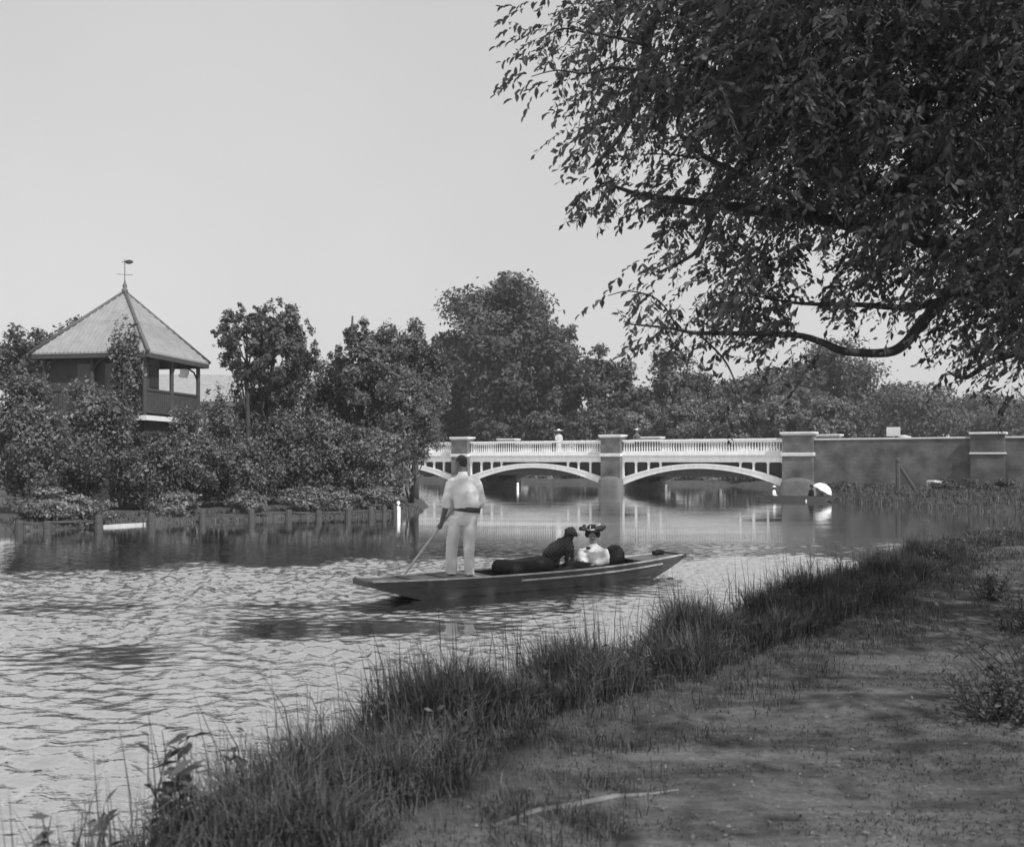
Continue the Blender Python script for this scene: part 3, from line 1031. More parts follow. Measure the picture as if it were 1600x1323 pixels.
for i, (px, d, top, bot, hw, n, lab) in enumerate((
        (98, 28.6, 770, 820, 78, 9000, 'long low rounded hedge at the left end of the waterline'),
        (272, 31.2, 774, 814, 38, 5000, 'low rounded hedge between the pale edging and the timber rail'),
        (384, 32.4, 776, 804, 30, 3200, 'small low hedge at the first timber rail'),
        (478, 33.4, 766, 798, 36, 4200, 'low clipped hedge behind the middle timber rails'),
        (528, 33.9, 768, 796, 30, 3600, 'low clipped hedge right of the middle timber rails'),
        (586, 34.7, 772, 796, 34, 3600, 'low hedge at the right end of the timber rail'))):
    bush(px, d - 0.25, top - 10, bot + 2, hw * 1.2, lab, 'leaf_hedge', 0.085, int(n * 1.5), 60, 250 + i, name='low_hedge', group=GH, cat='hedge', depth=0.5, cr=(0.2, 0.4), up=0.5)

# right-hand spur beyond the creek: dark round shrubs
GR = 'dark round shrubs on the far grass spur'
for i, (px, top, hw, lab) in enumerate(((1478, 746, 22, 'dark round shrub beside the pale stone block on the spur'),
                                        (1522, 745, 22, 'dark round shrub in the middle of the three on the spur'),
                                        (1566, 745, 24, 'dark round shrub at the right end of the spur'))):
    bush(px, 46 - i * 0.6, top, 774, hw, lab, 'leaf_dark', 0.09, 3600, 30, 270 + i, group=GR, up=0.4)
for i, (px, d, top, hw, lab) in enumerate(((1318, 52.5, 750, 34, 'low scrub at the water below the start of the brick wall'),
                                           (1372, 51.0, 748, 30, 'low scrub at the foot of the brick wall left of the braced post'))):
    bush(px, d, top, 776, hw, lab, 'leaf_dark', 0.10, 3600, 30, 280 + i, group='scrub at the foot of the wall')

# ------------------------------------------------------------------ pavilion on the left bank
D0 = 38.0
pc = P(195, 718, D0)
pav = empty('pavilion', (pc.x, pc.y, gz(pc.x, pc.y)), 0)
tag(pav, 'raised timber pavilion with steep slate pyramid roof and weathervane among the trees', 'pavilion')
zb = pav.location.z
half = 139 * D0 / F / math.sqrt(2)      # half side of the eaves square
rotp = math.radians(45 - 13.7)
sub = empty('frame', (0, 0, -zb), 0); sub.parent = pav
# corners: start from the near corner
ang = [math.atan2(-2.74, 1.95) + k * math.pi / 2 for k in range(4)]
R_ = 3.36
cor = [Vector((R_ * math.cos(a), R_ * math.sin(a), 0)) for a in ang]      # near, right, back, left
ZE, ZA, ZF = 5.94, 8.60, 3.66
roof = empty('roof', (0, 0, -zb)); roof.parent = pav
for k in range(4):
    a, b = cor[k], cor[(k + 1) % 4]
    n_ = 2
    # courses of slates: overlapping strips, each a little proud of the one above
    mb = MB()
    for j in range(n_):
        t0, t1 = j / n_, (j + 1) / n_
        def pt(c_, t, lift):
            p = c_ * (1 - t)
            return Vector((p.x, p.y, ZE + (ZA - ZE) * t + lift))
        e = 0.995
        mb.add([pt(a, t0, 0.0), pt(b, t0, 0.0), pt(b, t1 * 0.999, 0.0), pt(a, t1 * 0.999, 0.0),
                pt(a, t0, 0.055), pt(b, t0, 0.055), pt(b, t1 * 0.999, 0.035), pt(a, t1 * 0.999, 0.035)],
               [(0, 1, 2, 3), (4, 5, 6, 7), (0, 1, 5, 4), (1, 2, 6, 5), (2, 3, 7, 6), (3, 0, 4, 7)])
    mb.obj('slate_slope', 'slate', roof)
    # vertical battens of the covering
    mb = MB()
    m_ = 28
    for j in range(1, m_):
        q = a.lerp(b, j / m_)
        tt = 1 - abs(2 * j / m_ - 1)
        # batten runs up the slope until it meets the hip
        mid = (a + b) / 2
        up = Vector((-mid.x, -mid.y, 0)).normalized()
        run = mid.length * tt
        p0 = Vector((q.x, q.y, ZE + 0.055)); p1 = Vector((q.x + up.x * run, q.y + up.y * run, ZE + (ZA - ZE) * tt + 0.05))
        mb.tube([p0, p1], 0.030, 4)
    mb.obj('batten', 'slate', roof)
    MB().tube([Vector((a.x * 1.01, a.y * 1.01, ZE + 0.06)), Vector((0, 0, ZA + 0.06))], [0.075, 0.06], 8).obj('hip_ridge', 'lead', roof, True)
    # eaves board
    mb = MB()
    i0, i1 = a * 0.995, b * 0.995
    j0, j1 = a * 0.95, b * 0.95
    mb.add([(i0.x, i0.y, ZE - 0.16), (i1.x, i1.y, ZE - 0.16), (j1.x, j1.y, ZE - 0.16), (j0.x, j0.y, ZE - 0.16),
            (i0.x, i0.y, ZE - 0.004), (i1.x, i1.y, ZE - 0.004), (j1.x, j1.y, ZE - 0.004), (j0.x, j0.y, ZE - 0.004)],
           [(0, 1, 2, 3), (4, 5, 6, 7), (0, 1, 5, 4), (1, 2, 6, 5), (2, 3, 7, 6), (3, 0, 4, 7)])
    mb.obj('eaves_board', 'timber_dark', roof)
soff = MB(); soff.add([(c.x * 0.95, c.y * 0.95, ZE - 0.06) for c in cor] + [(c.x * 0.95, c.y * 0.95, ZE - 0.02) for c in cor],
                      [(0, 1, 2, 3), (4, 5, 6, 7), (0, 1, 5, 4), (1, 2, 6, 5), (2, 3, 7, 6), (3, 0, 4, 7)])
soff.obj('soffit', 'timber_dark', roof)
fin = MB()
fin.loft([(0, 0, ZA - 0.05, .12, .12), (0, 0, ZA + .12, .13, .13), (0, 0, ZA + .16, .07, .07), (0, 0, ZA + .28, .10, .10), (0, 0, ZA + .36, .05, .05), (0, 0, ZA + .5, .03, .03)], 8)
fin.obj('finial', 'lead', roof, True)
vane = empty('weathervane', (0, 0, ZA + 0.5)); vane.parent = roof
MB().tube([(0, 0, 0), (0, 0, 0.82)], 0.014, 6).obj('rod', 'dark_iron', vane)
va = MB().tube([(-0.28, -0.1, 0.22), (0.28, 0.1, 0.22)], 0.010, 5); va.tube([(-0.1, 0.28, 0.22), (0.1, -0.28, 0.22)], 0.010, 5)
va.obj('arm', 'dark_iron', vane)
vv = MB().ell((0.17, 0, 0.72), (0.17, 0.03, 0.085), 10, 6); vv.tube([(-0.12, 0, 0.72), (0.04, 0, 0.72)], 0.012, 5)
vv.obj('vane', 'dark_iron', vane, True)
# posts, railing panels, floor and lower storey
for k in range(4):
    a, b = cor[k] * 0.86, cor[(k + 1) % 4] * 0.86
    for t in (0.0, 0.48):
        q = a.lerp(b, t)
        mb = MB().tube([(q.x, q.y, ZF), (q.x, q.y, ZE - 0.1)], 0.085, 8)
        p_ = mb.obj('post', 'timber_dark', sub)
        # curved bracket
        dv = (b - a).normalized()
        MB().tube([(q.x, q.y, ZE - 0.75), (q.x + dv.x * 0.18, q.y + dv.y * 0.18, ZE - 0.35), (q.x + dv.x * 0.5, q.y + dv.y * 0.5, ZE - 0.14)], 0.04, 6).obj('bracket', 'timber_dark', sub)
    # railing
    dv = (b - a); L_ = dv.length; an_ = math.atan2(dv.y, dv.x)
    rail = empty('railing', (a.x, a.y, ZF), an_); rail.parent = sub
    MB().box(0.1, L_ - 0.1, -0.05, 0.05, 0.92, 1.0).obj('top_rail', 'timber_dark', rail)
    MB().box(0.1, L_ - 0.1, -0.04, 0.04, 0.08, 0.14).obj('bottom_rail', 'timber_dark', rail)
    nn = 24
    for j in range(nn):
        x = 0.1 + (L_ - 0.2) * j / nn
        MB().box(x + 0.01, x + (L_ - 0.2) / nn - 0.01, -0.02, 0.02, 0.142, 0.918).obj('board', 'timber_dark', rail)
fl = [c * 0.93 for c in cor]
MB().add([(c.x, c.y, ZF - 0.14) for c in fl] + [(c.x, c.y, ZF) for c in fl], [(3, 2, 1, 0), (4, 5, 6, 7), (0, 1, 5, 4), (1, 2, 6, 5), (2, 3, 7, 6), (3, 0, 4, 7)]).obj('floor', 'weathered_wood', sub)
fb = [c * 0.945 for c in cor]
mb = MB()
for k in range(4):
    a, b = fb[k], fb[(k + 1) % 4]; a2, b2 = fl[k] * 1.002, fl[(k + 1) % 4] * 1.002
    mb.add([(a.x, a.y, ZF - 0.2), (b.x, b.y, ZF - 0.2), (b2.x, b2.y, ZF - 0.2), (a2.x, a2.y, ZF - 0.2), (a.x, a.y, ZF - .02), (b.x, b.y, ZF - .02), (b2.x, b2.y, ZF - .02), (a2.x, a2.y, ZF - .02)],
           [(0, 1, 2, 3), (4, 5, 6, 7), (0, 1, 5, 4), (1, 2, 6, 5), (2, 3, 7, 6), (3, 0, 4, 7)])
mb.obj('floor_edge', 'white_paint', sub)
# enclosed room on the left half, lower storey walls
rm = [cor[0].lerp(cor[1], 0.30) * 0.80, cor[3].lerp(cor[2], 0.30) * 0.80, cor[3] * 0.80, cor[0] * 0.80]
MB().add([(c.x, c.y, ZF + 0.003) for c in rm] + [(c.x, c.y, ZE - 0.07) for c in rm], [(3, 2, 1, 0), (4, 5, 6, 7), (0, 1, 5, 4), (1, 2, 6, 5), (2, 3, 7, 6), (3, 0, 4, 7)]).obj('room_wall', 'timber_dark', sub)
lw = [c * 0.84 for c in cor]
MB().add([(c.x, c.y, 0.2) for c in lw] + [(c.x, c.y, ZF - 0.143) for c in lw], [(3, 2, 1, 0), (4, 5, 6, 7), (0, 1, 5, 4), (1, 2, 6, 5), (2, 3, 7, 6), (3, 0, 4, 7)]).obj('lower_wall', 'timber_dark', sub)
for k, (t0, t1) in ((0, (0.12, 0.28)), (3, (0.3, 0.45)), (3, (0.6, 0.75))):
    a = (cor[k] if k == 0 else cor[3]) * 0.80; b = (cor[1] if k == 0 else cor[0]) * 0.80
    p0 = a.lerp(b, t0); p1 = a.lerp(b, t1)
    nrm = Vector(((b - a).y, -(b - a).x, 0)).normalized() * 0.03
    wv_ = MB().add([(p0.x, p0.y, 4.75), (p1.x, p1.y, 4.75), (p1.x, p1.y, 5.6), (p0.x, p0.y, 5.6), (p0.x + nrm.x, p0.y + nrm.y, 4.75), (p1.x + nrm.x, p1.y + nrm.y, 4.75), (p1.x + nrm.x, p1.y + nrm.y, 5.6), (p0.x + nrm.x, p0.y + nrm.y, 5.6)],
                   [(0, 1, 2, 3), (4, 5, 6, 7), (0, 1, 5, 4), (1, 2, 6, 5), (2, 3, 7, 6), (3, 0, 4, 7)])
    wv_.obj('window', 'window_glass', sub)

# long low house beyond the pavilion
hp = P(330, 718, 92)
house = empty('house', (hp.x, hp.y, gz(hp.x, hp.y)), math.radians(6))
tag(house, 'distant low house with long grey roof seen right of the pavilion', 'house')
hz0 = 8.05 - house.location.z
MB().box(-5.2, 4.4, 0, 5, 0, hz0 - 0.4).obj('wall', 'plaster', house)
mb = MB(); mb.rings([[(-5.6, -0.5, hz0 - 0.5), (-5.6, 5.5, hz0 - 0.5), (-5.6, 2.5, hz0 + 2.3)], [(4.8, -0.5, hz0 - 0.5), (4.8, 5.5, hz0 - 0.5), (4.8, 2.5, hz0 + 2.3)]])
rf = mb.obj('roof', 'slate', house)
MB().box(-3.4, -2.7, 2.1, 2.9, hz0 + 1.5, hz0 + 3.1).obj('chimney', 'brick', rf)
for x in (-3.6, -1.4, 0.8, 2.8):
    w_ = MB().box(x, x + 0.9, -0.04, 0.02, hz0 - 2.1, hz0 - 0.85).obj('window', 'window_glass', house)
    MB().box(x - 0.08, x + 0.98, -0.09, -0.045, hz0 - 2.2, hz0 - 2.1).obj('sill', 'coping', w_)

# ------------------------------------------------------------------ timber rail along the left bank
POSTS = [(30, 831), (74, 830), (154, 825), (236, 820), (317, 816), (393, 814), (451, 812), (498, 811), (544, 809.5), (580, 808), (600, 807.5), (617, 807)]
pts = []
for px, py in POSTS:
    d = EYE * F / (py - HZ)
    pts.append(Vector((PX(px, d), d, 0)))
fence = empty('timber_rail', pts[5])
tag(fence, 'low timber mooring rail on round posts along the left bank', 'fence')
rr = random.Random(3)
for i, p in enumerate(pts):
    q = p - fence.location
    hgt = 0.34 + rr.uniform(-0.05, 0.08)
    rad = 0.115 if i < 10 else 0.085
    mb = MB().loft([(0, 0, -0.9, rad, rad), (0, 0, 0, rad, rad), (0, 0, hgt - 0.05, rad * 0.97, rad * 0.97), (0, 0, hgt, rad * 0.7, rad * 0.7)], 10)
    o = mb.obj('post', 'tarred_wood', fence, smooth=False)
    o.location = q; o.rotation_euler = (rr.uniform(-.06, .06), rr.uniform(-.06, .06), rr.uniform(0, 3))
    if i < len(pts) - 1 and i not in (2, 3):
        b = pts[i + 1] - fence.location
        dv = (b - q).normalized() * 0.09
        MB().tube([q + dv + Vector((0, 0, 0.22 + rr.uniform(-.03, .03))), b - dv + Vector((0, 0, 0.22 + rr.uniform(-.03, .03)))], 0.034, 8).obj('rail', 'tarred_wood', fence, True)
# pale edging boards at the left
edg = empty('edging_board', (pts[2] + pts[3]) / 2)
tag(edg, 'pale timber edging board at the water between two left hedges', 'edging')
for i in (2,):
    a = pts[i] + Vector((0, 0.30, 0)); b = pts[i + 1] + Vector((0, 0.30, 0))
    L_ = (b - a).length
    o = MB().box(0.02, L_ - 0.02, 0, 0.06, -0.3, 0.07, 0.01).obj('board', 'pale_wood', edg)
    o.location = a - edg.location; o.rotation_euler = (0, 0, math.atan2((b - a).y, (b - a).x))
# white end post with a round knob
ep = P(622, 806, EYE * F / (806 - HZ))
wp = empty('mooring_post', (ep.x + 0.02, ep.y - 0.1, 0))
tag(wp, 'white painted mooring post with round top at the right end of the timber rail', 'post')
MB().loft([(0, 0, -0.9, .085, .085), (0, 0, 0.30, .075, .075), (0, 0, 0.33, .05, .05), (0, 0, 0.36, .03, .03)], 10).obj('shaft', 'white_paint', wp)
MB().ell((0.0, 0, 0.47), (0.065, 0.065, 0.07), 12, 8).obj('knob', 'white_paint', wp, True)
MB().tube([(0, 0, 0.34), (0, 0, 0.43)], 0.025, 6).obj('neck', 'white_paint', wp)
for px, py, lab in ((1041, 768, 'small white post standing in the water under the right arch'), (809, 764.5, 'small white post standing in the water under the middle arch')):
    d = EYE * F / (py - HZ)
    q = empty('marker_post', (PX(px, d), d, 0))
    tag(q, lab, 'post', 'white posts standing in the water')
    MB().loft([(0, 0, -0.9, .09, .09), (0, 0, .24, .085, .085), (0, 0, .27, .05, .05)], 8).obj('shaft', 'white_paint', q)
    MB().ell((0, 0, .36), (.085, .085, .11), 10, 7).obj('knob', 'white_paint', q, True)

# braced post and stone block on the right-hand spur
bp_ = P(1403, 764, 46.0); zz = gz(bp_.x, bp_.y)
br = empty('braced_post', (bp_.x, bp_.y, zz))
tag(br, 'dark wooden post with a slanting brace in front of the brick wall', 'post')
MB().loft([(0, 0, -.3, .12, .12), (0, 0, 1.5, .11, .11), (0, 0, 1.55, .13, .13), (0, 0, 1.68, .12, .12), (0, 0, 1.72, .06, .06)], 8).obj('upright', 'weathered_wood', br)
MB().tube([(0.05, -0.02, 1.38), (0.95, -0.15, -0.1)], 0.075, 6).obj('brace', 'weathered_wood', br)
sb = P(1466, 758, 47.5)
o = MB().box(-0.5, 0.5, -0.3, 0.3, -0.2, 0.55, 0.05).obj('stone_block', 'stone_block')
o.location = (sb.x, sb.y, gz(sb.x, sb.y)); o.rotation_euler = (0, 0, 0.3)
tag(o, 'pale rectangular stone block on the spur before the brick wall', 'stone')

# ------------------------------------------------------------------ the punt
A0 = P(578, 909, 13.35); A1 = P(1068, 865, 16.7)
dirv = Vector((A1.x - A0.x, A1.y - A0.y, 0)); PL = dirv.length; dirv.normalize()
perp = Vector((-dirv.y, dirv.x, 0))
PA = math.atan2(dirv.y, dirv.x)
HW = 0.46
pcen = Vector(((A0.x + A1.x) / 2, (A0.y + A1.y) / 2, 0)) + perp * 0.22
punt = empty('punt', pcen, PA)
tag(punt, 'long dark wooden punt carrying a standing man, a dog and a seated woman', 'boat')
hlen = PL / 2


def gun_z(s):
    t = s / hlen
    return 0.252 + 0.035 * t * t + 0.06 * max(0, t) ** 2


def bot_z(s):
    t = abs(s) / hlen
    e = 0.56
    if t < e:
        return -0.12
    q = (t - e) / (1 - e)
    return -0.12 + (gun_z(s) - 0.055 + 0.12) * q ** 1.25


def half_w(s):
    t = abs(s) / hlen
    return HW * (1 - 0.50 * max(0, t - 0.25) ** 1.7 / 0.75 ** 1.7)


NS = 60
outer, inner = [], []
for i in range(NS + 1):
    s = -hlen + 2 * hlen * i / NS
    w_ = half_w(s); gzv = gun_z(s); bz = bot_z(s)
    outer.append((s, w_, gzv, bz))
mb = MB()
rs = []
for s, w_, g_, b_ in outer:
    wb = w_ - 0.05 * min(1, (g_ - b_) / 0.4)
    th = 0.025
    fi = max(b_ + 0.03, min(0.02, g_ - 0.05)) if b_ < 0.0 else b_ + 0.03
    rs.append([(s, -wb, b_), (s, wb, b_), (s, w_, g_), (s, w_ - th, g_), (s, wb - th, fi), (s, -wb + th, fi), (s, -w_ + th, g_), (s, -w_, g_)])
mb.rings(rs)
mb.obj('hull', 'varnished_wood', punt)
for sg in (-1, 1):
    mb = MB()
    rs = []
    for s, w_, g_, b_ in outer:
        y0 = sg * (w_ + 0.014); y1 = sg * (w_ - 0.03)
        rs.append([(s, y0, g_ + 0.002), (s, y1, g_ + 0.002), (s, y1, g_ + 0.022), (s, y0, g_ + 0.022)])
    mb.rings(rs); mb.obj('gunwale', 'pale_rail', punt)
    mb = MB(); rs = []
    for s, w_, g_, b_ in outer:
        if -0.62 < s < 2.45:
            y0 = sg * (w_ + 0.020); y1 = sg * (w_ - 0.015)
            z = g_ - 0.085
            rs.append([(s, y0, z), (s, y1, z), (s, y1, z + 0.024), (s, y0, z + 0.024)])
    mb.rings(rs); mb.obj('rubbing_strake', 'pale_rail', punt)
for sg in (-1, 1):
    for f0, f1 in ((0.03, 0.34), (0.36, 0.66), (0.68, 0.97)):          # overlapping side planks
        mb = MB(); rs = []
        for s, w_, g_, b_ in outer[1:-1]:
            wb = w_ - 0.05 * min(1, (g_ - b_) / 0.4)
            def sp(f, off):
                return (s, sg * (wb + (w_ - wb) * f + off), b_ + (g_ - b_) * f)
            rs.append([sp(f0, 0.009), sp(f1, 0.004), sp(f1, -0.004), sp(f0, -0.004)])
        mb.rings(rs); mb.obj('side_plank', 'varnished_wood', punt)
for nm, s0, s1 in (('stern_deck', -hlen + 0.02, -0.98), ('bow_deck', hlen - 0.92, hlen - 0.02)):
    n_ = 5
    for j in range(n_):
        mb = MB(); rs = []
        for i in range(13):
            s = s0 + (s1 - s0) * i / 12
            w_ = half_w(s) - 0.034
            ya = -w_ + 2 * w_ * j / n_ + 0.004; yb = -w_ + 2 * w_ * (j + 1) / n_ - 0.004
            z = gun_z(s) - 0.022
            rs.append([(s, ya, z), (s, yb, z), (s, yb, z + 0.02), (s, ya, z + 0.02)])
        mb.rings(rs); mb.obj('deck_plank', 'deck_wood', punt)
for s in (-hlen, hlen):
    w_ = half_w(s)
    MB().box(s - 0.05, s + 0.05, -w_ - 0.02, w_ + 0.02, gun_z(s) - 0.06, gun_z(s) + 0.026, 0.012).obj('end_beam', 'varnished_wood', punt)
for s in (-2.3, -1.75, -1.25):
    MB().box(s - 0.03, s + 0.03, -half_w(s) + 0.04, half_w(s) - 0.04, gun_z(s) - 0.001, gun_z(s) + 0.014).obj('tread', 'pale_rail' if s > -1.5 else 'varnished_wood', punt)
for s in (-0.97, 2.1, -0.2, 0.9):
    w_ = half_w(s) - 0.03
    MB().box(s - 0.02, s + 0.02, -w_ + 0.01, w_ - 0.01, 0.045, 0.10 if s > -0.5 and s < 2 else gun_z(s) - 0.024).obj('cross_timber', 'varnished_wood', punt)
for j in range(5):
    ya = -0.38 + 0.152 * j
    MB().box(-0.94, 2.08, ya + 0.004, ya + 0.148, 0.026, 0.043).obj('floor_board', 'deck_wood', punt)
PM = Matrix.Translation(pcen) @ Matrix.Rotation(PA, 4, 'Z')


def in_punt(s, y, z):
    return PM @ Vector((s, y, z))


def punt_s(px, y=0.0):
    """distance along the punt that shows at photograph column px."""
    lo, hi = -hlen, hlen
    for _ in range(40):
        m_ = (lo + hi) / 2
        q = in_punt(m_, y, 0)
        if 800 + F * q.x / q.y < px: lo = m_
        else: hi = m_
    return lo


# cushions in the punt
s0 = punt_s(782); s1 = punt_s(852)
cu = MB()
L_ = s1 - s0
prof = []
for i in range(15):
    t = i / 14
    x = L_ * t
    e = min(1, math.sqrt(max(0.0, 1 - (1 - min(1, t * 9)) ** 2))) if t < 0.12 else 1
    e = max(e, 0.25)
    e *= 1 - 0.12 * math.sin(t * 3.0)
    ring = []
    for k in range(14):
        a = 2 * math.pi * k / 14
        ring.append((x, 0.30 * math.copysign(abs(math.cos(a)) ** 0.6, math.cos(a)) * (0.75 + 0.25 * e), 0.31 + 0.15 * e * math.copysign(abs(math.sin(a)) ** 0.7, math.sin(a)) + 0.01 * math.sin(5 * t + k)))
    prof.append(ring)
cu.rings(prof)
cush = empty('cushion', in_punt(s0, 0, 0.05), PA)
tag(cush, 'long dark padded cushion lying in the punt behind the dog', 'cushion')
c1 = organic('pad', cu, 'dark_cloth', cush, 0.02, 5)
c1.location = (0, 0.03, -0.05)
MB().box(0.08, L_ - 0.02, -0.24, 0.24, -0.004, 0.15, 0.01).obj('seat_board', 'varnished_wood', cush)

s2 = punt_s(957)
bk = empty('back_cushion', in_punt(s2, 0, 0.05), PA)
tag(bk, 'dark round topped back cushion behind the seated woman', 'cushion')
mb = MB().ell((0, 0, 0.29), (0.11, 0.28, 0.25), 16, 10, Matrix.Rotation(0.35, 4, 'Y'))
mb.ell((0.03, 0.0, 0.17), (0.13, 0.29, 0.18), 14, 8)
organic('pad', mb, 'dark_cloth', bk, 0.02, 4)
MB().box(0.16, 0.20, -0.36, 0.36, -0.004, 0.30, 0.01).obj('back_board', 'varnished_wood', bk)
# rolled mat on the bow deck
s3 = punt_s(1036)
o = organic('rolled_mat', MB().tube([(-0.14, 0, 0.045), (0, 0.02, 0.05), (0.16, 0.0, 0.04)], [0.04, 0.05, 0.035], 10), 'dark_cloth', None, 0.012, 3)
o.location = in_punt(s3, 0.12, gun_z(s3)); o.rotation_euler = (0, 0, PA + 0.2)
tag(o, 'small dark rolled mat on the bow deck of the punt', 'mat')

# ------------------------------------------------------------------ the man with the pole
md = 14.45
mz = gun_z(-1.3) + 0.0
mp = P(722, 897, md)
man = empty('person', (mp.x, mp.y, mz), 0)
tag(man, 'person standing on the punt stern in white shirt and pale trousers, pushing a pole', 'person')


def mpx(px, py, dy=0.0):
    """photograph pixel to the man's local space at depth offset dy."""
    q = P(px, py, md + dy)
    return Vector((q.x - mp.x, q.y - mp.y, q.z - mz))


# pole line
pl_a = P(600, 940, 14.78); pl_b = P(688, 822, 14.68); pl_c = P(728, 768.5, 14.64)
pole = MB().tube([pl_a - (pl_b - pl_a) * 0.9, pl_a, pl_b, pl_c], [0.020, 0.020, 0.020, 0.019], 10)
po = pole.obj('pole', 'pale_wood', None, True)
tag(po, 'long pale punting pole held slanting down behind the stern', 'pole')


def hand(mb, c, ax, wrist, side):
    """fist closed round a pole: c centre on the pole, ax pole direction."""
    c = Vector(c); ax = Vector(ax).normalized(); w = Vector(wrist)
    back = (w - c); back = (back - ax * back.dot(ax)).normalized()
    sd = ax.cross(back)
    mb.ell(c + back * 0.032, (0.030, 0.030, 0.044), 10, 8, Matrix((sd, back, ax)).transposed().to_4x4())
    for k in range(4):
        o_ = ax * (-0.034 + 0.023 * k)
        ln = (0.9, 1.0, 1.0, 0.82)[k]
        q = [c + back * 0.036 + o_]
        for a in (0.8, 1.6, 2.5, 3.4):
            a *= ln
            q.append(c + o_ + (back * math.cos(a) + sd * math.sin(a)) * 0.030)
        mb.tube(q, [0.011, 0.0105, 0.010, 0.009, 0.008], 7)
    q = [c + back * 0.040 + ax * 0.030]
    for a in (0.7, 1.5, 2.2):
        q.append(c + ax * (0.044 + 0.004 * a) + (back * math.cos(a) - sd * math.sin(a)) * 0.031)
    mb.tube(q, [0.014, 0.0125, 0.011, 0.009], 7)


pdir = (pl_c - pl_b).normalized()
loc = Vector(man.location)
handL = pl_b - loc
handR = P(715, 786, 14.652) - loc
shL = mpx(705, 752, 0.06); shR = mpx(745, 752, 0.05)
elL = mpx(698, 788, 0.05); elR = mpx(752, 789, 0.16)
neck = mpx(723, 740, 0.07)
headc = mpx(720.5, 723.5, 0.12)
body = MB()
# head: skull, jaw, nose, ears
face = Vector((-0.75, 0.62, -0.22)).normalized()      # looks down to the left
up = (Vector((0, 0, 1)) - face * face.z).normalized()
rt = face.cross(up)
HMx = Matrix((face, rt, up)).transposed().to_4x4()
body.ell(headc + up * 0.02, (0.100, 0.078, 0.100), 16, 12, HMx)
body.ell(headc + face * 0.035 - up * 0.055, (0.058, 0.056, 0.062), 12, 9, HMx)
body.ell(headc + face * 0.098 - up * 0.012, (0.018, 0.013, 0.024), 8, 6, HMx)
for sg in (-1, 1):
    body.ell(headc + rt * 0.080 * sg - face * 0.005 - up * 0.005, (0.020, 0.012, 0.032), 8, 6, HMx)
body.tube([headc - up * 0.04 - face * 0.015, neck, neck + Vector((0, -0.02, -0.08))], [0.054, 0.058, 0.075], 12)
wrL = handL + (elL - handL).normalized() * 0.085
body.tube([elL + (shL - elL) * 0.25, elL, elL.lerp(wrL, 0.35), wrL, handL.lerp(wrL, 0.5)], [0.048, 0.046, 0.046, 0.030, 0.030], 12)
hand(body, handL + Vector((0, 0, 0)), pdir, wrL, 1)
wrR = handR + (elR - handR).normalized() * 0.08
body.tube([elR + (shR - elR) * 0.25, elR, elR.lerp(wrR, 0.35), wrR, handR.lerp(wrR, 0.5)], [0.048, 0.046, 0.046, 0.030, 0.030], 12)
hand(body, handR, pdir, wrR, -1)
body.loft([(neck.x, neck.y - 0.01, neck.z - 0.06, .06, .055), (neck.x + .01, neck.y - .02, neck.z - 0.14, .15, .09), (neck.x + 0.03, neck.y - .03, 1.15, .14, .09), (0.06, 0.0, 0.9, .14, .09)], 14)
organic('body', body, 'skin', man, 0.0075, 3)
hr = MB()
hr.ell(headc + up * 0.030 - face * 0.016, (0.098, 0.083, 0.096), 16, 11, HMx)
hr.ell(headc - face * 0.048 - up * 0.012, (0.055, 0.068, 0.065), 12, 8, HMx)
organic('hair', hr, 'hair', man, 0.010, 2)
# shirt
sh = MB()
wc = mpx(729.5, 795, 0.02); 
sh.loft([(wc.x, wc.y, wc.z - 0.03, .172, .120), (wc.x - .004, wc.y, wc.z + 0.03, .192, .138), (wc.x - .012, wc.y + .012, wc.z + 0.13, .196, .140),
         (wc.x - .03, wc.y + .03, wc.z + 0.26, .205, .140), (wc.x - .043, wc.y + .045, wc.z + 0.36, .208, .125), (neck.x + .01, neck.y - .012, neck.z - 0.095, .200, .105), (neck.x + .005, neck.y - .008, neck.z - 0.055, .135, .088), (neck.x, neck.y - .005, neck.z - 0.02, .078, .072), (neck.x, neck.y, neck.z + 0.012, .068, .066)], 22)
cuL = elL.lerp(wrL, 0.12)
sh.ell(shL + Vector((0.02, 0, -0.01)), (0.085, 0.085, 0.075))
sh.ell(shR + Vector((-0.02, 0, -0.01)), (0.085, 0.085, 0.075))
sh.tube([shL + Vector((0.03, 0, -0.015)), shL + Vector((-0.008, 0, -0.04)), shL.lerp(elL, 0.45) + Vector((-.008, 0, 0)), elL + Vector((-.004, 0, 0.04)), cuL], [0.070, 0.078, 0.074, 0.073, 0.066], 14)
sh.tube([elL + Vector((0, 0, 0.035)), cuL + (cuL - elL) * 0.2], [0.076, 0.074], 12)
cuR = elR.lerp(wrR, 0.15)
sh.tube([shR + Vector((-0.03, 0, -0.015)), shR + Vector((0.008, 0, -0.04)), shR.lerp(elR, 0.45) + Vector((.01, 0, 0)), elR + Vector((.004, 0, 0.04)), cuR], [0.070, 0.078, 0.074, 0.073, 0.066], 14)
sh.tube([elR + Vector((0, 0, 0.03)), cuR + (cuR - elR) * 0.2], [0.078, 0.074], 12)
crumple(organic('shirt', sh, 'shirt', man, 0.011, 7), 0.005, 42, 3, (1, 1, 1.2))
cl = MB(); cl.loft([(neck.x, neck.y, neck.z - 0.02, .074, .070), (neck.x, neck.y, neck.z + 0.03, .068, .064)], 18)
cl.obj('collar', 'shirt', man, True)
